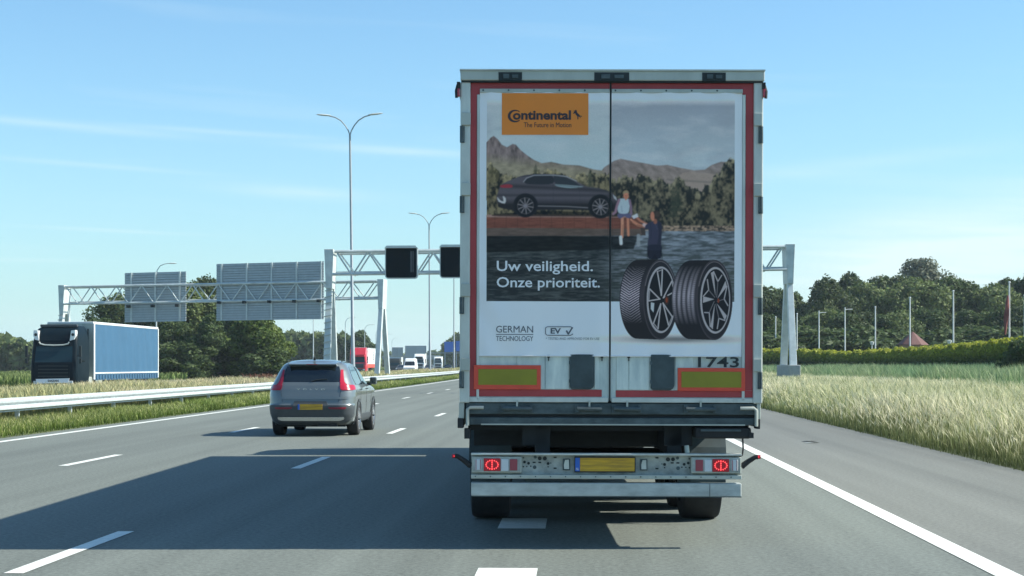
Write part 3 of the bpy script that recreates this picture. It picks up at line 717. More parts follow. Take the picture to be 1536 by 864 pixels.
b = MB(); b.tube([(PX(818.4), float(wrinkle(818.4, 496))-.003, PZ(y)) for y in (491.5, 500.4)], .003, 4); b.build('badge_frame', M_INKG, dl)
flatpoly('tick_mark', [(848.5,496),(850.6,494.8),(852.6,498.4),(857.6,490.6),(859.6,491.2),(853.2,501.6),(851.4,501.2)], M_INKG, dl, .003)
# ------------------------------------------------------------------ underside and light bar
o = ppart('rear_crossbeam', M_STEEL, [(699,604,1138,621),(699,626,1138,637)], .0, .20, bevel=.006)
ppart('beam_recess', M_DARK, [(702,620,1136,627)], .03, .16, o)
ppart('beam_edge', M_ALU, [(722,635.3,1118,637.3)], -.004, .02, o)
for x0, x1 in ((754,798), (866,903), (921,961), (1029,1073)):
    h = MB(); h.tube([(PX(x0), -.03, PZ(612)), (PX(x1), -.03, PZ(613))], .018, 8)
    h.tube([(PX(x0), -.03, PZ(612)), (PX(x0), .0, PZ(608))], .016, 6); pbox(h, x0-3, 606, x0+3, 618, -.03, .01); pbox(h, x1-3, 607, x1+2, 618, -.03, .01)
    h.build('door_lock_handle', M_STEEL, lorry)
    h = MB(); pbox(h, (x0+x1)/2-1.4, 600, (x0+x1)/2+1.4, 611, -.03, -.01); h.build('lock_stud', M_ALU, lorry)
for s in (-1, 1):
    x = 702 if s < 0 else 1134
    h = MB(); h.tube([(PX(x-s*24), -.03, PZ(611)), (PX(x-s*4), -.035, PZ(611)), (PX(x), -.035, PZ(614)), (PX(x), -.035, PZ(638))], .015, 8); h.build('grab_bracket', M_ALU, lorry)
    a = (689, 697) if s < 0 else (1135, 1141)
    ppart('post_foot', M_ALU, [(a[0],604,a[1],628)], -.02, .14, bevel=.006)
    a = (687, 696) if s < 0 else (1134, 1140)
    ppart('rubber_buffer', M_BLACK, [(a[0],627,a[1],642)], -.03, .12, bevel=.006)
    a = (697, 706) if s < 0 else (1124, 1131)
    ppart('side_bracket', M_BLACK, [(a[0],643 if s<0 else 648,a[1],658 if s<0 else 656)], .0, .15)
b = MB(); b.box(-1.20, 1.20, .25, .33, .98, 1.12); b.box(-.62,-.50, .2, 13.0, .78, 1.10); b.box(.50,.62, .2, 13.0, .78, 1.10)
for y in (1.4, 3.3, 4.7, 6.5, 8, 9.5, 11): b.box(-1.2, 1.2, y, y+.08, .95, 1.1)
b.build('chassis', M_DARK, lorry)
ppart('cross_member', M_DARK, [(706,650,1060,678)], 1.1, 1.16)
pparts('support_plate', M_DARK, [(784,637,820,669),(1000,637,1041,669)], .20, .24)
ppart('storage_tube', M_BLACK, [(1044,640,1128,657)], .02, .30, bevel=.02)
ppart('storage_tube', M_STEEL, [(1052,643,1112,646)], .0, .05)
h = MB(); h.tube([(PX(1115.5), .05, PZ(655)), (PX(1116.5), .05, PZ(672)), (PX(1115), .04, PZ(682)), (PX(1110), .03, PZ(684))], .008, 6); h.build('hose', M_BLACK, lorry)
h = MB(); h.tube([(PX(1032), .1, PZ(668)), (PX(1033.5), .1, PZ(679))], .02, 8); h.build('air_fitting', M_ALU, lorry)
# mudguards over each wheel
def tilt(px): return (px-915)*.0049
def bpart(name, m, rects, d0, d1, parent=lorry, bevel=0):   # bar parts sag a little to the right as in the photograph
    b = MB()
    for x0, y0, x1, y1 in rects: pbox(b, x0, y0, x1, y1, d0, d1)
    o = b.build(name, m, parent, bevel=bevel); return o
DB = .02
lb = bpart('lamp_bar', M_TAIL_DIRTY, [(707.5,681,1112,713)], .03, .07)
bpart('lamp_bar_lip', M_ALU2, [(707.5,679.2,1112.5,682.0)], -.045, .07, lb, bevel=.003)
bpart('lamp_bar_lip', M_ALU, [(707.5,711.5,1112.5,717.5)], -.03, .07, lb, bevel=.004)
b = MB()
for x in np.arange(714, 1110, 22.5): pbox(b, x-.8, 713.2, x+.8, 715, -.036, -.028)
b.build('bolt_row', M_STEEL, lb)
pparts('bumper_strut', M_STEEL, [(788,712,806,745),(1020,712,1038,745)], .08, .16)
bb = bpart('underrun_bumper', M_BUMP, [(707.5,723.5,1112.5,743.5)], -.02, .09, bevel=.008)
bpart('bumper_edge', M_STEEL, [(707.5,743.2,1112.5,744.6)], -.016, .09, bb)
bpart('bumper_joint', M_STEEL, [(1064.6,723.7,1065.4,743.3)], -.0225, -.018, bb)
for side in (-1, 1):
    c = 745.5 if side < 0 else 1074.5
    mx = (lambda a, b_: (a, b_)) if side < 0 else (lambda a, b_: (2*910-b_, 2*910-a))
    x0, x1 = mx(708.5, 783)
    L_ = bpart('rear_lamp', M_ALU, [(x0, 684.5, x1, 708.5)], -.03, .03, bevel=.005)
    bpart('lamp_face', M_TAIL_DIRTY, [(x0+1.6, 686, x1-1.6, 707)], -.035, -.028, L_)
    for (a, b_, m, y0, y1) in ((713.5,723,M_LENSW,688,704.5),(726.5,751.5,M_LENSG,687,706),(752.5,763.5,M_LENSW,688,706),(765.5,776.8,M_LENSD,688,705)):
        a, b_ = mx(a, b_); bpart('lamp_lens', m, [(a, y0, b_, y1)], -.042, -.03, L_, bevel=.004)
    a, b_ = mx(726.5, 751.5); cx = (a+b_)/2
    led = MB()
    pts = [(cx+9*math.cos(t_), 696.5+6.6*math.sin(t_)) for t_ in np.linspace(0, 2*PI, 17)[:-1]]+[(cx, 690.8+k*2.7) for k in range(5)]
    for x, y in pts: led.prism([(PX(x+1.05*math.cos(q)), PZ(y+1.05*math.sin(q))) for q in np.linspace(0, 2*PI, 7)[:-1]], -.047, -.041)
    led.build('brake_light_ring', M_LED, L_)
    a, b_ = mx(714.5, 722); bpart('lens_rim', M_LENSD, [(a, 688.6, a+1, 704), (b_-1, 688.6, b_, 704)], -.0435, -.041, L_)
    # side marker on a rubber arm
    s = side; xa = 707 if s < 0 else 1113; xt = 682 if s < 0 else 1138
    arm = MB(); arm.tube([(PX(xa), .02, PZ(699)), (PX(xa+s*10), .01, PZ(691)), (PX(xt-s*5), .0, PZ(684.5)), (PX(xt-s*1), .0, PZ(684))], [.026,.022,.019,.021], 8)
    ao = arm.build('marker_arm', M_BLACK, lorry)
    t_ = MB(); t_.lathe_x([(0,.0001),(0,.017),(.035,.017),(.035,.0001)], (0,0,0), 12); t_.build('marker_tip', M_LENSG, ao, (PX(xt)-.0175, 0, PZ(684)))
    t_ = MB(); pbox(t_, xt-.9, 683.1, xt+.9, 684.9, -.023, -.016); t_.build('marker_glow', M_GLOW, ao)
    # perforated plate
    rr = random.Random(3)
    hs = [(803.6,685.6,2.3,1),(810.4,687.5,2.9,0),(818,687.6,3.1,0),(787.5,693,2.1,0),(793.6,694.9,2.1,0),(823,695.2,2.2,0),(802.8,700.8,2.8,1),(785.8,700,1.2,0),(791,699.6,1.0,0),(797,699.3,1.1,0),(823,700,1.0,0),(786,686.6,1.2,1),(827,694.5,1.0,1)]
    for x, y, r, k in hs:
        if side > 0: x = 1820-x+1; y += .8
        hb_ = MB(); hb_.prism([(PX(x+r*math.cos(q)), PZ(y+r*math.sin(q))) for q in np.linspace(0, 2*PI, 13)[:-1]], .024, .031); hb_.build('plate_hole', M_STEEL if k else M_INK, lb)
    for x, y in ((833.5,686),(833.5,702.2),(802,693.6),(810.6,693.6)):
        if side > 0: x = 1820-x
        hb_ = MB(); pbox(hb_, x-2.2, y-1, x+2.2, y+1, .024, .031); hb_.build('plate_slot', M_INK, lb)
    x = 850.5 if side < 0 else 966.5
    pl = bpart('plate_lamp', M_STEEL, [(x-5.5,688,x+5.5,705)], .012, .03, lb, bevel=.004)
    hb_ = MB(); hb_.prism([(PX(x-3.4), PZ(703)), (PX(x-4), PZ(697)), (PX(x-2), PZ(689.5)), (PX(x+3.4), PZ(689)), (PX(x+4), PZ(703))], .000, .014); hb_.build('plate_lamp_cover', M_ALU2, pl)
np_ = bpart('number_plate', M_INK, [(862.5,684.5,954,708)], .0, .03)
bpart('plate_face', M_YEL, [(870.8,686.2,952.6,706.2)], -.004, .0, np_)
bpart('plate_band', M_NLBLUE, [(863.6,686.2,870.4,706.2)], -.004, .0, np_)
text_obj('lettering', 'NL', PX(865), PX(869), PZ(704.5), PZ(701), -.006, M_INKW, np_)
# ------------------------------------------------------------------ wheels
def wheel(mbx, r, wd, parent, loc, m_rim=M_RIM, rim_r=.6, n=40, flip=1, name='wheel', detail=True):
    t_ = MB(); h = wd/2; rr = r*rim_r
    t_.lathe_x([(-h*.75, rr), (-h*.98, rr*1.12), (-h, (r+rr)/2), (-h*.93, r*.95), (-h*.80, r*.99), (-h*.3, r), (h*.3, r), (h*.80, r*.99), (h*.93, r*.95), (h, (r+rr)/2), (h*.98, rr*1.12), (h*.75, rr)], (0,0,0), n)
    o = t_.build('wheel', M_TYRE, parent, loc)
    q = MB(); f_ = flip
    q.lathe_x([(f_*h*.8, rr*1.01), (f_*h*.62, rr*.93), (f_*h*.35, rr*.75), (f_*h*.5, rr*.34), (f_*h*.62, rr*.30), (f_*h*.62, .0001)], (0,0,0), n)
    q.lathe_x([(-f_*h*.8, rr*1.01), (-f_*h*.2, rr*.9), (-f_*h*.2, .0001)], (0,0,0), n)
    if detail:
        for k in range(10): a = 2*PI*k/10; q.lathe_x([(f_*h*.48, .02), (f_*h*.60, .02), (f_*h*.60, .0001)], (0, rr*.5*math.cos(a), rr*.5*math.sin(a)), 6)
    q.build('rim', m_rim, o)
    return o
for y in (2.72, 4.03, 5.34):
    for s in (-1, 1):
        wheel(None, .505, .40, lorry, (s*1.045, y, .505), flip=s)
        g = MB(); pts = [(y+.60*math.cos(a), .52+.60*math.sin(a)) for a in np.linspace(rad(8), rad(172), 14)]
        for (a0, b0), (a1, b1) in zip(pts[:-1], pts[1:]):
            x0, x1 = s*.84, s*1.25
            g.add([(x0,a0,b0),(x1,a0,b0),(x1,a1,b1),(x0,a1,b1),(x0,a0,b0+.012),(x1,a0,b0+.012),(x1,a1,b1+.012),(x0,a1,b1+.012)], [(0,1,2,3),(7,6,5,4),(0,4,5,1),(2,6,7,3)])
        g.build('mudguard', M_MUD, lorry)
    ax = MB(); ax.tube([(-.95, y, .505), (.95, y, .505)], .07, 12); ax.build('axle', M_DARK, lorry)
for s in (-1, 1):
    b = MB(); b.box(s*.85, s*1.235, 2.06, 2.075, .30, .62); b.build('mud_flap', M_MUD, lorry)
    b = MB(); b.box(s*.95, s*1.02, 10.0, 10.12, .32, 1.1); b.box(s*.88, s*1.09, 9.95, 10.2, .28, .32); b.build('landing_leg', M_STEEL, lorry)
b = MB(); b.box(-1.0, -.55, 6.9, 8.6, .55, 1.0); b.box(.6, 1.15, 6.9, 8.2, .5, .98); b.build('pallet_box', M_DARK, lorry, bevel=.03)
# ------------------------------------------------------------------ tractor unit; also used for the other lorries
def tractor(parent, y0, m_body, sgn=1, hgt=3.75, m_trim=None, full=True, scale=1.0, board=True):
    """cab whose front face is at y0 looking along -y*sgn"""
    Y = lambda d: y0+sgn*d; m_trim = m_trim or M_CLAD
    def P(name, m, boxes, bevel=0, par=None):
        b = MB()
        for x0,x1,a,c,z0,z1 in boxes: b.box(x0,x1,Y(a),Y(c),z0,z1)
        return b.build(name, m, par or parent, bevel=bevel)
    # body from horizontal slices: slightly raked windscreen, rounded corners
    lv = [(.36,1.20,.10,2.0),(.50,1.24,.02,2.1),(1.30,1.245,.0,2.2),(1.75,1.245,.03,2.2),(2.65,1.22,.22,2.2),(2.95,1.20,.26,2.2),(3.25,1.17,.40,2.2),(3.55,1.10,.72,2.2),(hgt,1.0,1.15,2.15)]
    b = MB(); n = 20; vs = []
    for z, hw, yf, yb in lv:
        r = .22
        ring = []
        for k in range(6): a = PI/2*k/5; ring.append((-(hw-r)-r*math.cos(a), yf+r-r*math.sin(a)))
        for k in range(6): a = PI/2*k/5; ring.append(((hw-r)+r*math.sin(a), yf+r-r*math.cos(a)))
        ring += [(hw, yb), (-hw, yb)]; n = len(ring)
        vs += [(x, Y(y), z) for x, y in ring]
    fs = [(i*n+k, i*n+(k+1)%n, (i+1)*n+(k+1)%n, (i+1)*n+k) for i in range(len(lv)-1) for k in range(n)]
    fs += [tuple(range(n)), tuple(range((len(lv)-1)*n, len(lv)*n))]
    b.add(vs, fs, True); cab = b.build('cab', m_body, parent)
    def front(z): return np.interp(z, [q[0] for q in lv], [q[2] for q in lv])
    def hwz(z): return np.interp(z, [q[0] for q in lv], [q[1] for q in lv])
    def patch(name, m, z0, z1, w0, w1, off=.012, par=cab):
        b = MB(); zs = np.linspace(z0, z1, 5); ws = np.linspace(w0, w1, 5)
        vs = [(x, Y(front(z)-o_), z) for o_ in (off, -.01) for z, ww in zip(zs, ws) for x in (-ww, ww)]
        fs = [(2*i, 2*i+1, 2*i+3, 2*i+2) for i in range(4)]+[(8, 9, 19, 18), (0, 10, 11, 1)]+[(2*i, 2*i+2, 2*i+12, 2*i+10) for i in range(4)]+[(2*i+1, 2*i+11, 2*i+13, 2*i+3) for i in range(4)]
        return b.add(vs, fs).build(name, m, par)
    patch('windscreen', M_SCREEN, 1.78, 2.62, 1.0, .97)
    patch('sun_visor', M_NAVY, 2.66, 3.20, .86, .80, .03)
    for z_ in (1.02, 1.2, 1.38, 1.56): patch('grille_bar', M_INK if m_trim is M_NAVY else M_CLAD, z_, z_+.05, .8, .8, .035)
    patch('grille', m_trim, .95, 1.62, .85, .9, .02)
    patch('bumper', m_trim, .40, .85, 1.02, 1.02, .03)
    for s in (-1, 1):
        b = MB(); b.add([(s*1.232, Y(.55), 1.8), (s*1.232, Y(1.45), 1.8), (s*1.205, Y(1.45), 2.62), (s*1.205, Y(.72), 2.62)], [(0,1,2,3)])
        b.v = [(x+s*.012, y, z) for x, y, z in b.v]; b.build('side_window', M_GLASS, cab)
        P('wing_mirror', M_INK, [(s*1.36, s*1.50, .0, .10, 2.05, 2.65), (s*1.25, s*1.40, .05, .09, 2.1, 2.16), (s*1.36, s*1.50, .0, .10, 1.72, 1.98)], .03, cab)
        P('headlamp', M_LENSW, [(s*.72, s*1.05, -.04, .05, .62, .80)], .02, cab)
        P('step', M_CLAD, [(s*1.15, s*1.24, .3, .75, .38, .75)], .02, cab)
    if full:
        for yy in (1.35, 3.6+.2):
            if yy > 5.2: continue
            for s in (-1, 1): wheel(None, .5, .32 if yy < 2 else .56, parent, (s*(1.06 if yy < 2 else .94), Y(yy), .5), flip=s)
        P('tractor_chassis', M_DARK, [(-.45, .45, .6, 5.0, .6, .95)])
        for s in (-1, 1):
            P('fuel_tank', M_ALU, [(s*.7, s*1.2, 2.15, 3.1, .4, 1.0)], .06)
            P('wind_deflector', m_body, [(s*1.14, s*1.20, 2.2, 2.36, .9, 3.6)], .02, cab)
    return cab, patch, Y, front
tractor(lorry, 16.3, M_WHITE, -1, 3.7)
b = MB(); b.box(-.66, .66, 12.2, 12.8, .16, .62); b.build('sunlit_strip_blocker', M_DARK, lorry, bevel=.05)  # added dark box, hides the sunlit strip of road beneath the tractor
b = MB(); b.box(-1.1, 1.1, 8.7, 9.4, .42, 1.0); b.build('underside_blocker', M_DARK, lorry)  # added full-width box, blocks the bright road seen under the trailer
# ================================================================== the grey SUV on the left
def slices(levels, ys=None, n=64, rx=.34, ry_r=.34, ry_f=.55, nz=34):
    L_ = np.array(levels, float); zs = np.linspace(L_[0,0], L_[-1,0], nz)
    zs = np.unique(np.concatenate([zs, L_[:,0]])); 
    hw, yr, yf = [np.interp(zs, L_[:,0], L_[:,i]) for i in (1,2,3)]
    return zs, hw, yr, yf
def ring(hw, yr, yf, rx, rr, rf, nc=10, ns=26, nb=8):
    rx = min(rx, hw*.8); pts = []
    tot = yf-yr; rr = min(rr, tot*.3); rf = min(rf, tot*.45)
    for x in np.linspace(-(hw-rx), hw-rx, nb)[:-1]: pts.append((x, yr))
    for k in range(nc): a = PI/2*k/nc; pts.append((hw-rx+rx*math.sin(a), yr+rr-rr*math.cos(a)))
    for y in np.linspace(yr+rr, yf-rf, ns)[:-1]: pts.append((hw, y))
    for k in range(nc): a = PI/2*k/nc; pts.append((hw-rx+rx*math.cos(a), yf-rf+rf*math.sin(a)))
    for x in np.linspace(hw-rx, -(hw-rx), nb)[:-1]: pts.append((x, yf))
    for k in range(nc): a = PI/2*k/nc; pts.append((-(hw-rx)-rx*math.sin(a), yf-rf+rf*math.cos(a)))
    for y in np.linspace(yf-rf, yr+rr, ns)[:-1]: pts.append((-hw, y))
    for k in range(nc): a = PI/2*k/nc; pts.append((-(hw-rx)-rx*math.cos(a), yr+rr-rr*math.sin(a)))
    return pts
class CarShape:
    def __init__(s, levels, rx=.34, rr=.34, rf=.5):
        s.L = np.array(levels, float); s.rx, s.rr, s.rf = rx, rr, rf
    def at(s, z): return [float(np.interp(z, s.L[:,0], s.L[:,i])) for i in (1,2,3)]
    def body(s, nz=46):
        zs = np.unique(np.concatenate([np.linspace(s.L[0,0], s.L[-1,0], nz), s.L[:,0]])); b = MB(); vs = []
        for z in zs:
            hw, yr, yf = s.at(z); r = ring(hw, yr, yf, s.rx, s.rr, s.rf); vs += [(x, y, z) for x, y in r]
        n = len(r); fs = [(i*n+k, i*n+(k+1)%n, (i+1)*n+(k+1)%n, (i+1)*n+k) for i in range(len(zs)-1) for k in range(n)]
        fs += [tuple(range(n-1, -1, -1)), tuple(range((len(zs)-1)*n, len(zs)*n))]
        return b.add(vs, fs, True)
    def rear(s, x, z):
        hw, yr, yf = s.at(z); rx = min(s.rx, hw*.8); e = max(0, min(1, (abs(x)-(hw-rx))/rx)); return yr+s.rr*(1-math.sqrt(1-e*e))
    def side(s, y, z):
        hw, yr, yf = s.at(z); rx = min(s.rx, hw*.8); rr = s.rr
        e = max(0, min(1, (yr+rr-y)/rr)); f = max(0, min(1, (y-(yf-s.rf))/s.rf))
        return hw-rx*(1-math.sqrt(1-e*e))-rx*(1-math.sqrt(1-f*f))
    def rear_patch(s, name, m, rows, off, parent, nx=16, thick=.02):
        """rows: (z, xleft, xright)"""
        zs = np.linspace(rows[0][0], rows[-1][0], 12); R = np.array(rows); vs = []
        for o_ in (off, -thick):
            for z in zs:
                a = np.interp(z, R[:,0], R[:,1]); c = np.interp(z, R[:,0], R[:,2])
                for x in np.linspace(a, c, nx): vs.append((x, s.rear(x, z)-o_, z))
        n = nx; h = 12; fs = []
        for l_ in (0, 1):
            for i in range(h-1):
                for j in range(n-1): q = l_*n*h+i*n+j; fs.append((q, q+1, q+n+1, q+n) if l_ == 0 else (q+n, q+n+1, q+1, q))
        T = n*h
        for j in range(n-1): fs += [(j, T+j, T+j+1, j+1), ((h-1)*n+j, (h-1)*n+j+1, T+(h-1)*n+j+1, T+(h-1)*n+j)]
        for i in range(h-1): fs += [(i*n, (i+1)*n, T+(i+1)*n, T+i*n), (i*n+n-1, T+i*n+n-1, T+(i+1)*n+n-1, (i+1)*n+n-1)]
        return MB().add(vs, fs, True).build(name, m, parent)
    def side_patch(s, name, m, rows, off, parent, sg, ny=14, nzr=8, thick=.01):
        R = np.array(rows); zs = np.linspace(R[0,0], R[-1,0], nzr); vs = []
        for o_ in (off, -thick):
            for z in zs:
                a = np.interp(z, R[:,0], R[:,1]); c = np.interp(z, R[:,0], R[:,2])
                for y in np.linspace(a, c, ny): vs.append((sg*(s.side(y, z)+o_), y, z))
        n = ny; h = nzr; T = n*h; fs = []
        for l_ in (0, 1):
            for i in range(h-1):
                for j in range(n-1): q = l_*T+i*n+j; fs.append((q, q+1, q+n+1, q+n))
        for j in range(n-1): fs += [(j, T+j, T+j+1, j+1), ((h-1)*n+j, (h-1)*n+j+1, T+(h-1)*n+j+1, T+(h-1)*n+j)]
        for i in range(h-1): fs += [(i*n, (i+1)*n, T+(i+1)*n, T+i*n), (i*n+n-1, T+i*n+n-1, T+(i+1)*n+n-1, (i+1)*n+n-1)]
        return MB().add(vs, fs, True).build(name, m, parent)
def cut_wheels(o, ys, r, zc, hw):
    c = MB()
    for y in ys:
        for s in (-1, 1):
            x0, x1 = (hw-.34, hw+.2) if s > 0 else (-hw-.2, -hw+.34)
            c.lathe_x([(x0,.0001),(x0,r),(x1,r),(x1,.0001)], (0,y,zc), 40, False)
    me = c.mesh('cut', None); bm = bmesh.new(); bm.from_mesh(me); bmesh.ops.remove_doubles(bm, verts=bm.verts, dist=.0008); bmesh.ops.recalc_face_normals(bm, faces=bm.faces); bm.to_mesh(me); bm.free()
    co = link('cut', me); md = o.modifiers.new('b', 'BOOLEAN'); md.operation = 'DIFFERENCE'; md.object = co; md.solver = 'EXACT'
    dg = bpy.context.evaluated_depsgraph_get(); dg.update()
    nm = bpy.data.meshes.new_from_object(o.evaluated_get(dg)); o.modifiers.remove(md)
    if len(nm.polygons) > 500: nm.set_sharp_from_angle(angle=rad(32)); o.data = nm
    bpy.data.objects.remove(co)
SUVL = [(.24,.80,.22,4.20),(.32,.88,.10,4.34),(.46,.915,.035,4.40),(.60,.925,.0,4.42),(.665,.928,.0,4.42),(.70,.925,.022,4.41),(.85,.932,.05,4.39),(.95,.928,.075,4.33),
        (1.00,.918,.085,4.12),(1.045,.905,.10,3.75),(1.09,.892,.115,3.25),(1.12,.875,.13,3.05),(1.25,.822,.205,2.86),(1.40,.760,.30,2.62),(1.48,.715,.35,2.46),(1.53,.680,.38,2.3),(1.57,.63,.42,2.1),(1.60,.565,.50,1.92),(1.625,.47,.62,1.7),(1.64,.36,.80,1.5),(1.648,.22,1.0,1.3)]
suv = empty('grey_suv', (-4.30, 34.5, 0), (0, 0, -.030))
tag(suv, 'grey compact SUV driving ahead in the lane left of the lorry', 'car')
cs = CarShape(SUVL)
body_o = cs.body().build('body', M_CARP, suv); cut_wheels(body_o, (.96, 3.66), .385, .36, .93)
cs.rear_patch('rear_window', M_GLASS, [(1.165,-.60,.60),(1.19,-.615,.615),(1.44,-.585,.585),(1.50,-.56,.56)], .004, suv)
wp = MB(); wp.tube([(0, cs.rear(0,1.18)-.02, 1.18), (.12, cs.rear(.1,1.21)-.02, 1.215), (.34, cs.rear(.34,1.22)-.015, 1.225)], .009, 6); wp.build('rear_wiper', M_INK, suv)
sp_ = MB(); sp_.prism([(.25,1.535),(.26,1.552),(.45,1.585),(.75,1.615),(.75,1.56),(.42,1.51)], -.52, .52, 'x'); sp_.build('roof_spoiler', M_CARP, suv, bevel=.012)
b = MB(); b.box(-.12, .12, .245, .26, 1.536, 1.549); b.build('high_brake_light', M_LENSR, suv)
for s in (-1, 1):
    f = lambda r: [(z, s*a, s*c) if s > 0 else (z, s*c, s*a) for z, a, c in r]
    cs.rear_patch('tail_light', M_LENSR, f([(1.105,.630,.765),(1.17,.615,.705),(1.30,.610,.675),(1.43,.605,.655)]), .016, suv, 8)
    t_ = cs.rear_patch('tail_light', M_LENSR, f([(.99,.66,.885),(1.03,.63,.90),(1.105,.62,.885)]), .018, suv, 10)
    cs.side_patch('tail_light', M_LENSR, [(1.0,.14,.40),(1.04,.16,.46),(1.10,.20,.40)], .010, suv, s, 6, 4)
    cs.rear_patch('light_bar', M_LENSG, f([(1.000,.66,.86),(1.022,.66,.86)]), .022, t_, 8)
    cs.rear_patch('bumper_reflector', M_REFL, f([(.585,.46,.74),(.60,.40,.76),(.63,.38,.77)]), .022, suv, 8)
cs.rear_patch('bumper_cladding', M_CLAD, [(.245,-.70,.70),(.40,-.90,.90),(.60,-.918,.918),(.672,-.92,.92)], .014, suv, 40)
cs.rear_patch('skid_plate', M_CHROME, [(.335,-.62,.62),(.36,-.70,.70),(.395,-.72,.72),(.415,-.70,.70)], .034, suv, 20)
cs.rear_patch('plate_recess', M_CLAD, [(.50,-.36,.36),(.70,-.37,.37),(.76,-.34,.34)], .016, suv, 10)
pl_ = MB(); pl_.box(-.26, .26, -.032, -.012, .575, .695); pl = pl_.build('number_plate', M_YEL, suv)
pl_ = MB(); pl_.box(-.262, -.222, -.035, -.02, .576, .694); pl_.build('plate_band', M_NLBLUE, pl)
text_obj('lettering', 'V  O  L  V  O', -.30, .30, .995, 1.03, cs.rear(0, 1.01)-.012, M_CHROME, suv)
cs.rear_patch('tailgate_crease', M_CARP, [(.80,-.80,.80),(.825,-.82,.82),(.85,-.80,.80)], .012, suv, 24)
gap = MB(); 
for s in (-1, 1): gap.tube([(s*.60, cs.rear(.60,1.16)-.003, 1.15), (s*.64, cs.rear(.64,.95)-.003, .95), (s*.60, cs.rear(.60,.74)-.003, .74)], .004, 4)
gap.build('tailgate_gap', M_INK, suv)
for s in (-1, 1):
    cs.side_patch('side_window', M_GLASS, [(1.10,.72,2.95),(1.25,.60,2.68),(1.42,.66,2.42),(1.49,.86,2.30)], .006, suv, s, 30)
    cs.side_patch('window_pillar', M_CARP if 0 else M_INK, [(1.10,1.76,1.84),(1.49,1.66,1.76)], .011, suv, s, 3)
    cs.side_patch('sill_cladding', M_CLAD, [(.27,1.30,3.32),(.44,1.33,3.29)], .012, suv, s, 12, 4)
    for yy in (1.30, 2.33):
        b = MB(); b.box(s*.915, s*.955, yy, yy+.20, .985, 1.01); b.build('door_handle', M_CARP, suv, bevel=.006)
    g = MB()
    for yy in (1.20, 2.23, 3.10): g.tube([(s*(cs.side(yy+.02*k, .46+.09*k)+.001), yy+.01*k, .46+.09*k) for k in range(7)], .004, 4)
    g.build('door_gap', M_INK, suv)
    m_ = MB(); m_.box(s*.93, s*1.09, 2.86, 2.98, 1.08, 1.25); mo = m_.build('wing_mirror', M_CARP, suv, bevel=.03)
    m_ = MB(); m_.box(s*.945, s*1.075, 2.845, 2.862, 1.10, 1.23); m_.build('mirror_glass', M_GLASS, mo, bevel=.008)
    m_ = MB(); m_.box(s*.86, s*.96, 2.88, 2.96, 1.06, 1.12); m_.build('mirror_foot', M_INK, mo)
    r_ = MB(); r_.tube([(s*.585, .60, 1.60), (s*.60, .8, 1.618), (s*.60, 1.9, 1.612), (s*.59, 2.1, 1.58)], .010, 6); r_.build('roof_rail', M_INK, suv)
    for y in (.96, 3.66):
        a_ = MB(); 
        A_ = np.linspace(rad(-18), rad(198), 22); vs = []
        for a in A_:
            for rr_ in (.375, .435): vs.append((s*(cs.side(y+rr_*math.cos(a), max(.26, .36+rr_*math.sin(a)))+.012), y+rr_*math.cos(a), .36+rr_*math.sin(a)))
            vs.append((s*(cs.side(y, .5)-.05), y+.37*math.cos(a), .36+.37*math.sin(a)))
        fs = [(3*i, 3*i+3, 3*i+4, 3*i+1) for i in range(21)]+[(3*i, 3*i+2, 3*i+5, 3*i+3) for i in range(21)]
        a_.add(vs, fs, True); a_.build('wheel_arch', M_CLAD, suv)
        wo = wheel(None, .352, .25, suv, (s*.81, y, .352), flip=s, rim_r=.66, m_rim=M_INK, detail=False)
        sp2 = MB()
        for k in range(5):
            a = 2*PI*k/5+.3; c1 = (s*.105, .05*math.cos(a), .05*math.sin(a))
            for da in (-.16, .16): sp2.bar(c1, (s*.112, .225*math.cos(a+da), .225*math.sin(a+da)), .03, .02)
        sp2.lathe_x([(s*.10,.228),(s*.12,.235),(s*.12,.215),(s*.10,.21)], (0,0,0), 32)
        sp2.build('spokes', M_CHROME, wo)
b = MB(); b.tube([(0,.62,1.64),(0,.60,1.68),(0,.52,1.71)], [.03,.022,.006], 8); b.build('roof_antenna', M_INK, suv)
b = MB(); b.box(-.7,.7,.35,4.1,.20,.28); b.box(.15,.55,.15,.6,.22,.38); b.build('underbody', M_DARK, suv)
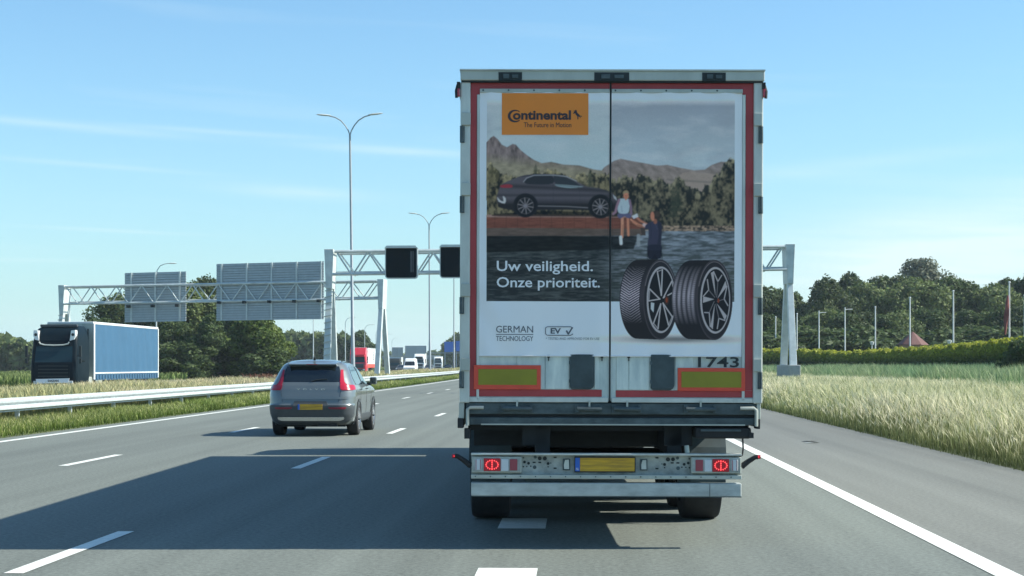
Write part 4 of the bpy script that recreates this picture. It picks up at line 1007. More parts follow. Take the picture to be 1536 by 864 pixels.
# ================================================================== gantries
def chordset(b, P0, P1, r, n=6): b.tube([P0, P1], r, n)
def gantry(name, label, uL, vL, uR, vR, zL, zR, dep, hgt, nz, legs=True, far=False, base_z=(0,0), spread=1.7):
    """portal over a carriageway: two splayed end frames and a box truss; ends given in road coordinates"""
    PL = Vector(W(uL, vL, 0)); PR = Vector(W(uR, vR, 0)); ax = (PR-PL); span = ax.length
    rz = math.atan2(ax.y, ax.x); root = empty(name, PL, (0, 0, rz)); tag(root, label, 'gantry')
    top = lambda x: zL+(zR-zL)*x/span
    if far: dchord = .10
    # end frames
    for e, x in ((0, 0.), (1, span)):
        zt = top(x); s = 1 if e == 0 else -1; bz = base_z[e]
        hd = MB()   # tapered head box
        wt, wb = .24, .16
        hd.add([(x-wt,-.5*dep*1.05,zt+.14),(x+wt,-.5*dep*1.05,zt+.14),(x+wt,.5*dep*1.05,zt+.14),(x-wt,.5*dep*1.05,zt+.14),
                (x-wb,-.5*dep*1.05,zt-hgt-.75),(x+wb,-.5*dep*1.05,zt-hgt-.75),(x+wb,.5*dep*1.05,zt-hgt-.75),(x-wb,.5*dep*1.05,zt-hgt-.75)],
               [(0,1,2,3),(7,6,5,4),(0,4,5,1),(1,5,6,2),(2,6,7,3),(3,7,4,0)])
        hd.build('frame_head', M_GANT, root, bevel=.02)
        for q in (-1, 1):
            lg = MB(); y0 = q*dep*.32; y1 = q*spread
            a_, c_ = .15, .18; z1, z0 = zt-hgt-.70, bz+.35
            lg.add([(x-a_,y0-.2,z1),(x+a_,y0-.2,z1),(x+a_,y0+.2,z1),(x-a_,y0+.2,z1),(x-c_,y1-.16,z0),(x+c_,y1-.16,z0),(x+c_,y1+.16,z0),(x-c_,y1+.16,z0)],
                   [(0,1,2,3),(7,6,5,4),(0,4,5,1),(1,5,6,2),(2,6,7,3),(3,7,4,0)])
            lo = lg.build('leg', M_GANT, root, bevel=.015)
            if q == -1 and not far and e == 0:        # climbing rungs on the near leg
                for k in range(15):
                    t = k/15; zz = z0+(z1-z0)*t+.2; yy = y1+(y0-y1)*t-.22
                    r_ = MB(); r_.bar((x-.2, yy, zz-.04), (x+.2, yy-.01, zz+.05), .05); r_.build('rung', M_ALU, lo)
        ft = MB(); ft.box(x-.3, x+.3, -spread-.5, spread+.5, -.1, bz+.38); ft.build('footing', M_CONC, root, bevel=.03)
    # chords
    for q in (-1, 1):
        c = MB(); c.tube([(.3, q*dep/2, top(0)), (span-.3, q*dep/2, top(span))], .085, 8); c.build('top_chord', M_GANT, root)
        c = MB(); c.tube([(.2, q*dep/2, top(0)-hgt+(.16 if q > 0 else 0)), (span-.2, q*dep/2, top(span)-hgt+(.16 if q > 0 else 0))], .075, 8); c.build('bottom_chord', M_GANT, root)
    nseg = nz; dx = (span-.8)/nseg
    base = MB().add([(0,0,0)],[])
    for q in (-1, 1):
        for i in range(nseg):
            x0 = .4+i*dx; xm = x0+dx/2; x1 = x0+dx
            for (a, za, c_, zc) in ((x0, 0, xm-.06, -hgt), (xm+.06, -hgt, x1, 0)):
                b = MB(); b.tube([(a, q*dep/2, top(a)+za), (c_, q*dep/2, top(c_)+zc+(.16 if (q > 0 and zc) else 0))], .048, 5, cap=False); b.build('diagonal', M_GANT, root)
    for i in range(nseg+1):
        x0 = .4+i*dx; b = MB(); b.tube([(x0, -dep/2, top(x0)), (x0, dep/2, top(x0))], .04, 5, cap=False)
        b.build('cross_strut', M_GANT, root)
        if i < nseg: b = MB(); b.tube([(x0+dx/2, -dep/2, top(x0)-hgt), (x0+dx/2, dep/2, top(x0)-hgt)], .04, 5, cap=False); b.build('cross_strut', M_GANT, root)
    return root, rz, top, span, PL
def uv_at(px, D):            # pixel column and distance -> world x
    return (px-768)/F*D
def zat(py, D): return EYE+(546-py)/F*D
def to_uv(X, Y):
    v = X*math.sin(A)+Y*math.cos(A); u = X*math.cos(A)-Y*math.sin(A); return u-shift(v), v
# gantry over our own carriageway with the black matrix signs
uL, vL = to_uv(uv_at(496, 86.5), 86.5); uR, vR = to_uv(uv_at(1182.5, 86), 86)
g1, rz1, top1, span1, P1 = gantry('road_gantry', 'pale steel gantry over the near carriageway, carrying the black matrix signs, behind the lorry', uL, vL, uR, vR, zat(379, 86.5), zat(371.5, 86), 1.5, 1.20, 14, base_z=(.1, 1.12))
# gantry over the opposite carriageway carrying the sign backs
uL2, vL2 = to_uv(uv_at(97, 123.5), 123.5); uR2, vR2 = to_uv(uv_at(573.5, 119.5), 119.5)
g2, rz2, top2, span2, P2 = gantry('road_gantry', 'pale steel gantry over the opposite carriageway, with two large sign backs on it', uL2, vL2, uR2, vR2, zat(431, 123.5), zat(422, 119.5), 1.2, 1.30, 12, base_z=(.0, .1))
def sign_back(x0p, x1p, ytop_l, ytop_r, ybot_l, ybot_r, D, ribs, label):
    X0, X1 = uv_at(x0p, D), uv_at(x1p, D); W_ = X1-X0
    r = empty('direction_sign', (X0, D-1.35+1.3, 0), (0, 0, rz2)); tag(r, label, 'road sign', 'backs of direction signs on the opposite gantry')
    zt = lambda x: zat(ytop_l, D)+(zat(ytop_r, D)-zat(ytop_l, D))*x/W_
    zb = lambda x: zat(ybot_l, D)+(zat(ybot_r, D)-zat(ybot_l, D))*x/W_
    n = int(round((zt(0)-zb(0))/.185))
    for i in range(n):
        p = lambda x, t: zb(x)+(zt(x)-zb(x))*t
        t0, t1 = i/n, (i+.74)/n; b = MB(); y0, y1 = -.04, .04
        b.add([(0,y0,p(0,t0)),(W_,y0,p(W_,t0)),(W_,y1,p(W_,t0)),(0,y1,p(0,t0)),(0,y0+.012,p(0,t1)),(W_,y0+.012,p(W_,t1)),(W_,y1,p(W_,t1)),(0,y1,p(0,t1))],
              [(0,3,2,1),(4,5,6,7),(0,1,5,4),(1,2,6,5),(2,3,7,6),(3,0,4,7)]); b.build('panel_slat', M_SLAT, r)
    b = MB(); b.add([(0,.045,zb(0)),(W_,.045,zb(W_)),(W_,.06,zb(W_)),(0,.06,zb(0)),(0,.045,zt(0)),(W_,.045,zt(W_)),(W_,.06,zt(W_)),(0,.06,zt(0))],
              [(0,3,2,1),(4,5,6,7),(0,1,5,4),(1,2,6,5),(2,3,7,6),(3,0,4,7)]); b.build('sign_face', M_POLE, r)
    for xp in ribs:
        x = uv_at(xp, D)-X0; b = MB(); b.box(x-.06, x+.06, -.12, .0, zb(x), zt(x)); b.build('mounting_rail', M_GANT, r)
    for xp in ribs:
        x = uv_at(xp, D)-X0-.1; z = zb(x)+(zt(x)-zb(x))*.315; b = MB(); b.box(x-.12, x+.12, -.5, -.2, z-.1, z+.1); b.tube([(x, -.2, z), (x, 0, z)], .04, 6); b.build('floodlight', M_INK, r, bevel=.03)
    return r
sign_back(187.5, 283.5, 409.5, 408, 483.5, 482, 122.6, (198, 236, 274), 'smaller grey slatted sign back on the opposite gantry, left one of the two')
sign_back(325, 491, 396, 393.5, 481, 479.5, 121.2, (333, 372.5, 411, 449.5, 487), 'wide grey slatted sign back on the opposite gantry, right one of the two')
def matrix(x0p, x1p, y0p, y1p, D, label):
    X0, X1 = uv_at(x0p, D), uv_at(x1p, D); z0, z1 = zat(y1p, D), zat(y0p, D); w_, h_ = X1-X0, z1-z0
    def rr(m, r, o=0):
        pts = []
        for cx, cz, a0 in ((w_-m-r, h_-m-r, 0), (m+r, h_-m-r, 90), (m+r, m+r, 180), (w_-m-r, m+r, 270)):
            for k in range(5): a = rad(a0+90*k/4); pts.append((cx+r*math.cos(a), cz+r*math.sin(a)))
        return pts
    r = empty('matrix_sign', (X0, D, z0), (0, 0, rz1)); tag(r, label, 'matrix sign', 'matrix signs on the near gantry')
    b = MB(); b.prism(rr(0, .16), .0, .30); b.build('housing', M_GANT, r)
    b = MB(); b.prism(rr(.05, .13), -.012, .0); f = b.build('display', M_SIGNBLK, r)
    b = MB(); b.bar((w_*.80, -.02, h_*.2), (w_*.80, -.02, h_*.85), .02); b.bar((w_*.86, -.02, h_*.2), (w_*.86, -.02, h_*.85), .015)
    b.build('display_guide', M_POLE, f)
    b = MB(); b.box(w_*.2, w_*.27, .3, .55, .2, h_-.2); b.box(w_*.73, w_*.8, .3, .55, .2, h_-.2); b.build('bracket', M_GANT, r)
    b = MB(); b.prism([(-.02, h_-.1), (w_+.02, h_-.1), (w_-.1, h_+.03), (.1, h_+.03)], -.18, .3); b.build('sun_hood', M_GANT, r)
matrix(577.5, 626.5, 369.5, 418, 84.9, 'black matrix sign on the near gantry, standing clear of the lorry')
matrix(659.5, 708.5, 368, 417, 84.9, 'black matrix sign on the near gantry, half hidden behind the lorry')
# ================================================================== lamps
def lamp_double(u, v, H, label, lean=0, grp='double-armed lamp posts in the median'):
    r = empty('street_lamp', W(u, v, 0), (0, lean, head(v))); tag(r, label, 'lamp post', grp)
    p = MB(); p.tube([(0,0,0),(0,0,4),(0,0,4.05),(0,0,H-1.3)], [.15,.13,.11,.07], 10); p.build('pole', M_POLE, r)
    for s in (-1, 1):
        a = MB(); pts = [(s*.02,0,H-1.35),(s*.10,0,H-1.1),(s*.30,0,H-.75),(s*.60,0,H-.40),(s*1.0,0,H-.16),(s*1.45,0,H-.04)]
        a.tube(pts, .045, 6); a.build('arm', M_POLE, r)
        h = MB(); n = 10; pr = [(1.25,.02),(1.32,.07),(1.55,.13),(1.9,.13),(2.15,.09),(2.28,.03)]; vs = []
        for x, rr_ in pr:
            for k in range(n): t = 2*PI*k/n; vs.append((s*x, rr_*1.1*math.cos(t), H-.02+(x-1.4)*.09+rr_*.5*math.sin(t)))
        h.add(vs, [(i*n+k, i*n+(k+1)%n, (i+1)*n+(k+1)%n, (i+1)*n+k) for i in range(len(pr)-1) for k in range(n)], True); h.build('lamp_head', M_GANT, r)
def lamp_single(u, v, H, s, label, m=None, grp='single-armed lamp posts beyond the opposite carriageway', al=1.6):
    r = empty('street_lamp', W(u, v, 0), (0, 0, head(v))); tag(r, label, 'lamp post', grp)
    p = MB(); p.tube([(0,0,0),(0,0,H-1.2),(s*.1,0,H-.7),(s*.4,0,H-.25),(s*.9,0,H-.06),(s*al,0,H)], [.10,.06,.05,.045,.04,.04], 8); p.build('pole', m or M_GANT, r)
    h = MB(); n = 8; pr = [(al-.1,.03),(al+.1,.12),(al+.6,.13),(al+.85,.04)]; vs = []
    for x, rr_ in pr:
        for k in range(n): t = 2*PI*k/n; vs.append((s*x, rr_*1.1*math.cos(t), H+rr_*.5*math.sin(t)))
    h.add(vs, [(i*n+k, i*n+(k+1)%n, (i+1)*n+(k+1)%n, (i+1)*n+k) for i in range(len(pr)-1) for k in range(n)], True); h.build('lamp_head', M_GANT, r)
for (px, D, ytop), lb_, ln in (((530,110.5,172),'tallest double-armed lamp post, rising behind the gantry left of the lorry',-.0135),((645,178,320),'double-armed lamp post rising between the two matrix signs',-.006),
                        ((681,247,388),'thin double-armed lamp post topped out behind the half hidden matrix sign',0)):
    u, v = to_uv(uv_at(px, D), D); lamp_double(u, v, zat(ytop, D), lb_, ln)
for i, v in enumerate((318, 390, 462, 534)):
    lamp_double(-15.8, v, 18, ('distant double-armed lamp post, first beyond the far end of the lorry', 'distant double-armed lamp post, next nearer to the road bend', 'very distant double-armed lamp post before the bridge', 'farthest double-armed lamp post near the blue sign')[i])
lab5 = ('single-armed lamp post standing at the rear end of the blue lorry','single-armed lamp post under the middle of the wide sign back','single-armed lamp post just left of the gantry leg behind the grey SUV','single-armed lamp post just right of the gantry leg above the red lorry','single-armed lamp post seen above the white box of the red lorry','single-armed lamp post beside the right leg of the opposite gantry','faint single-armed lamp post farthest down the opposite carriageway','very faint single-armed lamp post near the distant bridge')
for i, (px, D, yt) in enumerate(((234.5,168,395),(392,212,440),(470,258,455),(518,305,476),(547,352,487),(564,400,494),(577,450,501),(588,505,507))):
    u, v = to_uv(uv_at(px, D), D); lamp_single(u, v, zat(yt, D), 1, lab5[i], al=1.3)
# slim white poles beyond the hedge on the right
plab = ['just left of the gantry leg', 'just right of the gantry leg', 'third from the lorry', 'fourth from the lorry', 'left of the red-roofed hut', 'in front of the red-roofed hut', 'right of the red-roofed hut', 'with the furled red flag beside it', 'at the right edge of the view']
POLES = []
for i, (px, yt, D) in enumerate(((1163.5,476,190),(1195.5,471,185),(1228.5,466,180),(1267.5,461,172),(1313,461,163),(1365,447,150),(1430,437,138),(1514,424,125),(1537,444,122))):
    X = uv_at(px, D); r = empty('lamp_pole', (X, D, .2)); tag(r, 'slim white pole beyond the hedge, '+plab[i], 'pole', 'slim white poles beyond the hedge')
    h = zat(yt, D)-.2; p = MB(); p.tube([(0,0,0),(0,0,h)], .085, 8, r2=.06); p.build('pole', M_POLEW, r)
    if i in (2, 3):
        p = MB(); p.tube([(0,0,h-.25),(.35,0,h-.2),(.8,0,h-.2)], .04, 5); p.build('arm', M_POLEW, r)
    else: p = MB(); p.lathe_x([(0,.0001),(0,.1),(.1,.08),(.12,.0001)], (0,0,0), 8); p.build('cap', M_POLEW, r, (0,0,h), (0,-PI/2,0))
    POLES.append((px, D))
b = MB(); vs = []; nn = 9
for k in range(nn):
    z = -k*.38
    for t in np.linspace(0, 2*PI, 9)[:-1]: rr_ = (.03+.13*math.sin(PI*min(1, (k+.6)/nn)))*(1+.3*math.sin(3*t+k)); vs.append((rr_*math.cos(t)-.05*k*.5, rr_*math.sin(t), z))
b.add(vs, [(i*8+k, i*8+(k+1)%8, (i+1)*8+(k+1)%8, (i+1)*8+k) for i in range(nn-1) for k in range(8)], True)
tag(b.build('furled_flag', M_FLAG, None, (uv_at(1512, 124.8)-.02, 124.8, zat(443, 125))), 'furled dark red flag hanging by a white pole above the hedge at right', 'flag')
for px, D, yt, lb_ in ((1308,168,513,'short lamp post with small round head left of the red-roofed hut'),(1424,150,511,'short lamp post with small round head right of the red-roofed hut')):
    X = uv_at(px, D); r = empty('path_lamp', (X, D, .2)); tag(r, lb_, 'lamp post', 'short path lamps behind the hedge'); h = zat(yt, D)-.2
    p = MB(); p.tube([(0,0,0),(0,0,h-.3)], .05, 6); p.build('pole', M_POLEW, r); p = MB(); p.lathe_x([(-.2,.0001),(-.2,.14),(.05,.22),(.12,.24),(.16,.0001)], (0,0,0), 10); p.build('lamp_head', M_POLEW, r, (0,0,h-.1), (0,-PI/2,0))
# hut with conical red roof
D = 176; hx = uv_at(1369, D); hut = empty('garden_pavilion', (hx, D, .2)); tag(hut, 'small pavilion with a pointed red tiled roof among the trees behind the hedge', 'pavilion')
b = MB(); n = 10; R_ = 1.75; ez = zat(517.5, D)-.2; az_ = zat(497.5, D)-.2
pr = [(R_+.0, ez), (R_*.98, ez+.06), (R_*.5, ez+(az_-ez)*.52), (.05, az_)]
vs = [(r*math.cos(2*PI*k/n), r*math.sin(2*PI*k/n), z) for r, z in pr for k in range(n)]
b.add(vs, [(i*n+k, i*n+(k+1)%n, (i+1)*n+(k+1)%n, (i+1)*n+k) for i in range(3) for k in range(n)]+[tuple(range(n))]); b.build('roof', M_ROOF, hut)
b = MB(); vs = [(1.45*math.cos(2*PI*k/n), 1.45*math.sin(2*PI*k/n), z) for z in (0, ez) for k in range(n)]; b.add(vs, [(k, (k+1)%n, n+(k+1)%n, n+k) for k in range(n)]); b.build('wall', M_BRICK, hut)
b = MB(); b.box(-.5, .0, -1.5, -1.42, 1.2, 2.2); b.build('window', M_GLASS, hut); b = MB(); b.box(.3, .9, -1.46, -1.36, .1, 2.1); b.build('door', M_WHITE, hut)
# ================================================================== guard rail in the median
gr = empty('guard_rail', W(-13.3, 0, 0)); tag(gr, 'long galvanised steel guard rail along the median left of the road', 'guard rail')
o0 = Vector(W(-13.3, 0, 0))
prof = [(.00,.44),(.0,.47),(.08,.50),(.08,.535),(.012,.575),(.012,.615),(.08,.655),(.08,.69),(.0,.72),(.0,.75)]
for sd_ in (1, -1):
    for v0 in range(8, 420, 8):
        b = MB(); vs = []
        for v in (v0, v0+4, v0+8.0):
            for d, z in prof: p = Vector(W(-13.3+sd_*(.12+d), v, z))-o0; vs.append(p)
        k = len(prof); b.add(vs, [(i*k+j, i*k+j+1, (i+1)*k+j+1, (i+1)*k+j) for i in range(2) for j in range(k-1)]); b.build('rail_beam', M_GALV, gr)
pm = MB().box(-.05,.05,-.03,.03,0,.70).mesh('post', M_GALV); sm_ = MB().box(-.12,.12,-.04,.04,.50,.69).mesh('spacer', M_GALV)
for v in range(10, 330, 4):
    p = link('post', pm, gr, Vector(W(-13.3, v, .0))-o0, (0,0,head(v))); link('spacer', sm_, gr, Vector(W(-13.3, v+.08, 0))-o0, (0,0,head(v)))
# ================================================================== oncoming traffic
bl = empty('blue_trailer_lorry', W(-27.55, 84.2, -.14), (0, 0, head(84))); tag(bl, 'oncoming lorry with near-black cab and blue curtain-sided trailer, on the opposite carriageway', 'lorry')
cab, patch, Y_, fr = tractor(bl, 0, M_NAVY, 1, 3.72, M_NAVY)
for s in (-1, 1):
    b = MB(); b.prism([(s*.90,3.46),(s*1.10,3.48),(s*1.13,3.20),(s*1.04,2.98),(s*.82,2.92)], fr(3.0)-.10, fr(3.0)+.3); h_ = b.build('visor_lamp', M_WHITE, cab)
    b = MB(); b.lathe_x([(0,.0001),(0,.08),(.03,.08)], (0,0,0), 12); b.build('spot_lamp', M_INK, h_, (s*.99, fr(3.0)-.115, 3.24), (0,0,PI/2))
b = MB(); b.tube([(-.80,fr(2.8)-.07,2.86),(-.74,fr(2.8)-.08,2.76),(-.5,fr(2.7)-.10,2.70),(0,fr(2.7)-.11,2.68),(.5,fr(2.7)-.10,2.70),(.74,fr(2.8)-.08,2.76),(.80,fr(2.8)-.07,2.86)], .040, 6); b.build('visor_trim', M_ALU2, cab)
b = MB(); b.prism([(-.90,.90),(-.84,.66),(.82,.70),(.90,.94)], -.10, -.06); nb_ = b.build('name_board', M_INKW, cab)
text_obj('lettering', 'DAZAN', -.25, .32, .745, .86, -.104, M_INK, nb_, bold=.05)
b = MB(); b.box(-1.0, 1.0, .9, 1.1, 3.66, 3.80); b.build('roof_light_bar', M_CLAD, cab, bevel=.03)
# its trailer
b = MB(); b.box(-1.24, 1.24, 2.95, 16.5, 1.1, 3.94); b.build('load_box', M_DARK, bl)
b = MB(); b.box(-1.27, 1.27, 2.9, 16.55, 3.86, 4.0); b.build('roof', M_WHITE, bl, bevel=.02)
b = MB(); b.box(-1.26, 1.26, 2.9, 2.96, 1.0, 3.9); b.build('headboard', M_ALU, bl)
for s in (-1, 1):
    b = MB(); vs = []; ys = np.linspace(3.1, 16.4, 90)
    for y in ys:
        for z in np.linspace(1.22, 3.86, 7): vs.append((s*(1.255+.012*math.sin(y*4.7+z)+.02*math.sin((z-1.2)*1.2)), y, z))
    b.add(vs, [(i*7+k, i*7+7+k, i*7+8+k, i*7+1+k) for i in range(89) for k in range(6)], True); b.build('side_curtain', M_BLUE, bl)
    b = MB(); b.box(s*1.25, s*1.275, 3.1, 16.4, .80, 1.16); cbd = b.build('curtain_skirt', M_BLUED, bl)
    b = MB(); b.box(s*1.25, s*1.29, 2.95, 16.5, 1.16, 1.23); b.build('side_rail', M_WHITE, bl)
    b = MB(); b.box(s*1.24, s*1.30, 2.9, 3.12, .85, 3.9); b.build('corner_post', M_WHITE, bl)
    b = MB(); b.box(s*1.24, s*1.30, 16.40, 16.55, .85, 3.9); b.build('corner_post', M_WHITE, bl)
    bkm = MB().box(-.02, .02, -.10, .10, -.10, .12).mesh('buckle', M_BLUE)
    for y in np.arange(3.5, 16.3, .55): link('buckle', bkm, bl, (s*1.29, y, .97))
    for y in (11.3, 12.6, 13.9): wheel(None, .5, .4, bl, (s*1.03, y, .5), flip=s, n=24, detail=False)
    b = MB(); b.box(s*1.2, s*1.23, 6, 10.5, .5, .6); b.build('side_guard', M_ALU, bl)
    b = MB(); pts = [(4.0+.62*math.cos(a), .55+.62*math.sin(a)) for a in np.linspace(0, PI, 10)]
    b.prism(pts, s*.75, s*1.26, 'x'); b.build('mudguard', M_ALU, bl)
def box_lorry(name, u, v, m_cab, m_box, label, cabh=3.4, boxh=3.9, L=9, w_=2.4, grp=None, base=None):
    r = empty(name, W(u, v, 0), (0, 0, head(v))); tag(r, label, 'lorry', grp)
    tractor(r, 0, m_cab, 1, cabh)
    b = MB(); b.box(-w_/2, w_/2, 2.3, 2.3+L, 1.05, boxh); bo = b.build('load_box', m_box, r, bevel=.04)
    b = MB(); b.box(-w_/2-.02, w_/2+.02, 2.28, 2.34+L, boxh-.06, boxh+.02); b.build('roof_edge', M_ALU2, r)
    if base: b = MB(); b.box(-w_/2-.015, w_/2+.015, 2.3, 2.3+L, 1.0, 1.55); b.build('lower_band', base, r)
    for s in (-1, 1):
        for y in (L*.75, L*.75+1.3): wheel(None, .5, .4, r, (s*.98, y, .5), flip=s, n=20, detail=False)
    return r
rl = box_lorry('red_cab_lorry', -30.6, 238, M_REDCAB, M_WHITE, 'oncoming lorry with red cab, red roof fairing and white box with an orange lower band', 3.0, 3.95, 12, base=M_REDB)
b = MB(); b.prism([(-.1,2.95),(.5,3.95),(2.1,4.0),(2.1,2.95)], -1.15, 1.15, 'x'); b.build('roof_fairing', M_REDCAB, rl, bevel=.05)
b = MB(); b.box(-1.0, 1.0, -.3, .2, 2.62, 2.95); b.build('sun_visor', M_REDCAB, rl, bevel=.05)
b = MB(); 
for k in range(5): b.box(1.205, 1.212, 10.2, 11.0+.4*(k%2), 3.2-.35*k, 3.4-.35*k)
b.build('side_print', M_INKG, rl)
UV = lambda px, D: to_uv(uv_at(px, D), D)
qb = box_lorry('white_box_lorry', *UV(591.5, 300), M_INK, M_WHITE, 'oncoming lorry with white box and dark lower cab, half behind the gantry leg', 2.5, 3.9, 5); qb.scale = (.95, .9, .73)
box_lorry('white_cab_lorry', *UV(628.5, 360), M_WHITE, M_WHITE, 'distant oncoming lorry with white cab, right behind the white van', 3.8, 3.9, 8)
box_lorry('white_cab_lorry', *UV(657, 460), M_WHITE, M_ALU2, 'distant oncoming lorry, rightmost of the white vehicles before the bridge', 3.6, 3.8, 8)
FCAR = [(.25,.75,.1,4.2),(.4,.86,.0,4.3),(.7,.88,.0,4.3),(.86,.86,.15,4.28),(.95,.84,.9,4.2),(1.2,.72,1.4,3.8),(1.4,.62,1.7,3.4),(1.45,.5,1.9,3.2)]
VANL = [(.3,.85,.1,5.0),(.5,.95,.02,5.2),(1.0,.98,.0,5.3),(1.12,.97,.25,5.3),(1.3,.95,.75,5.3),(1.9,.88,1.25,5.28),(2.3,.82,1.5,5.2),(2.45,.7,1.8,5.1)]
def small_vehicle(name, LV, u, v, m, label, cat, rz=0, wz=(1.3,1.95), wy=(.9,4.2)):
    r = empty(name, W(u, v, -.5 if name == 'white_car' else 0), (0, 0, head(v)+rz)); tag(r, label, cat)
    c = CarShape(LV, .2, .2, .2); c.body(20).build('body', m, r)
    hw = c.at(wz[0])[0]-.12; c.rear_patch('windscreen', M_GLASS, [(wz[0],-hw,hw),(wz[1],-hw+.1,hw-.1)], .012, r, 6)
    for s in (-1, 1):
        c.side_patch('side_window', M_GLASS, [(wz[0],1.3,2.3),(wz[1],1.7,2.3)], .01, r, s, 5, 4)
        b = MB(); b.box(s*.62, s*.86, c.at(.75)[1]-.03, .3, .68, .86); b.build('headlamp', M_LENSW, r, bevel=.02)
        for y in wy: wheel(None, .34, .22, r, (s*(c.at(.5)[0]-.12), y, .34), flip=s, n=18, detail=False)
    b = MB(); b.box(-.5, .5, c.at(.6)[1]-.03, .3, .42, .66); b.build('grille', M_CLAD, r)
    return r
small_vehicle('white_van', VANL, *UV(614, 252), M_WHITE, 'oncoming white panel van between the gantry leg and the farther white lorries', 'van')
small_vehicle('dark_car', FCAR, *UV(643, 300), M_CLAD, 'dark oncoming car between the two white-cab lorries', 'car', 0, (.98,1.34), (.8,3.4))
small_vehicle('dark_car', FCAR, *UV(671, 330), M_NAVY, 'dark oncoming car in the distance close to the edge of the near lorry', 'car', 0, (.98,1.34), (.8,3.4))
small_vehicle('white_car', FCAR, *UV(311, 190), M_WHITE, 'white car low in the grass under the wide sign back, left one of two', 'car', 0, (.98,1.34), (.8,3.4))
small_vehicle('white_car', FCAR, *UV(369, 215), M_WHITE, 'white car low in the grass under the wide sign back, right one of two', 'car', 0, (.98,1.34), (.8,3.4))
small_vehicle('dark_car', FCAR, -26.2, 262, M_CLAD, 'dark oncoming car beside the red-cab lorry, mostly hidden by grass', 'car', 0, (.98,1.34), (.8,3.4))
# ================================================================== far bridge, far gantry, blue sign
def Wp(px, D): return uv_at(px, D)
D = 760; r = empty('motorway_bridge', (Wp(560, D), D, 0)); tag(r, 'low pale concrete bridge crossing the motorway far ahead', 'bridge')
w_ = Wp(692, D)-Wp(548, D)+60
b = MB(); b.box(-4, w_, 0, 9, zat(539, D), zat(534.6, D)); b.build('deck', M_CONCD, r, bevel=.1)
b = MB(); b.box(-4, w_, -.2, .0, zat(535.4, D), zat(533, D)); b.build('parapet', M_CONC, r)
for x in (2, 12, 24, 36, 48, 60, 74): b = MB(); b.box(x-.5, x+.5, 1, 8, -.2, zat(539, D)); b.build('pier', M_CONCD, r)
def farsign(name, x0, x1, y0, y1, D, m, label, cat='road sign', post=True, grp=None):
    r = empty(name, (Wp(x0, D), D, 0)); tag(r, label, cat, grp); w_ = Wp(x1, D)-Wp(x0, D)
    b = MB(); b.box(0, w_, 0, .15, zat(y1, D), zat(y0, D)); b.build('panel', m, r)
    b = MB(); nrib = max(2, int(w_/2.5))
    for k in range(nrib+1): 
        b = MB(); x = w_*k/nrib; b.box(x-.08, x+.08, -.15, -.0, zat(y1, D), zat(y0, D)); b.build('mounting_rail', M_POLE, r) if m is M_SLAT else None
    if post:
        for x in (.2, w_-.2): b = MB(); b.box(x-.15, x+.15, .2, .5, -.2, zat(y0, D)); b.build('post', M_POLE, r)
    return r
farsign('direction_sign', 588.5, 604, 521, 534, 470, M_SLAT, 'small far grey sign back above the white van, left one of two', grp='far sign backs')
farsign('direction_sign', 608, 639, 518.5, 535, 470, M_SLAT, 'broad far grey sign back above the white lorries, right one of two', grp='far sign backs')
farsign('blue_direction_sign', 666.5, 682, 512.5, 528, 520, M_SIGNBLUE, 'far blue direction sign, left one, close to the edge of the lorry', grp='far blue signs')
farsign('blue_direction_sign', 683.5, 699, 511.5, 527, 520, M_SIGNBLUE, 'far blue direction sign, mostly hidden behind the lorry', grp='far blue signs')
b = MB(); D = 521; b.box(Wp(640, D), Wp(700, D), D, D+.4, zat(530, D), zat(528.8, D)); b.box(Wp(640, D), Wp(640.8, D), D, D+.4, 0, zat(529, D))
tag(b.build('distant_gantry', M_POLE, None), 'thin far gantry beam below the blue signs beside the lorry', 'gantry')
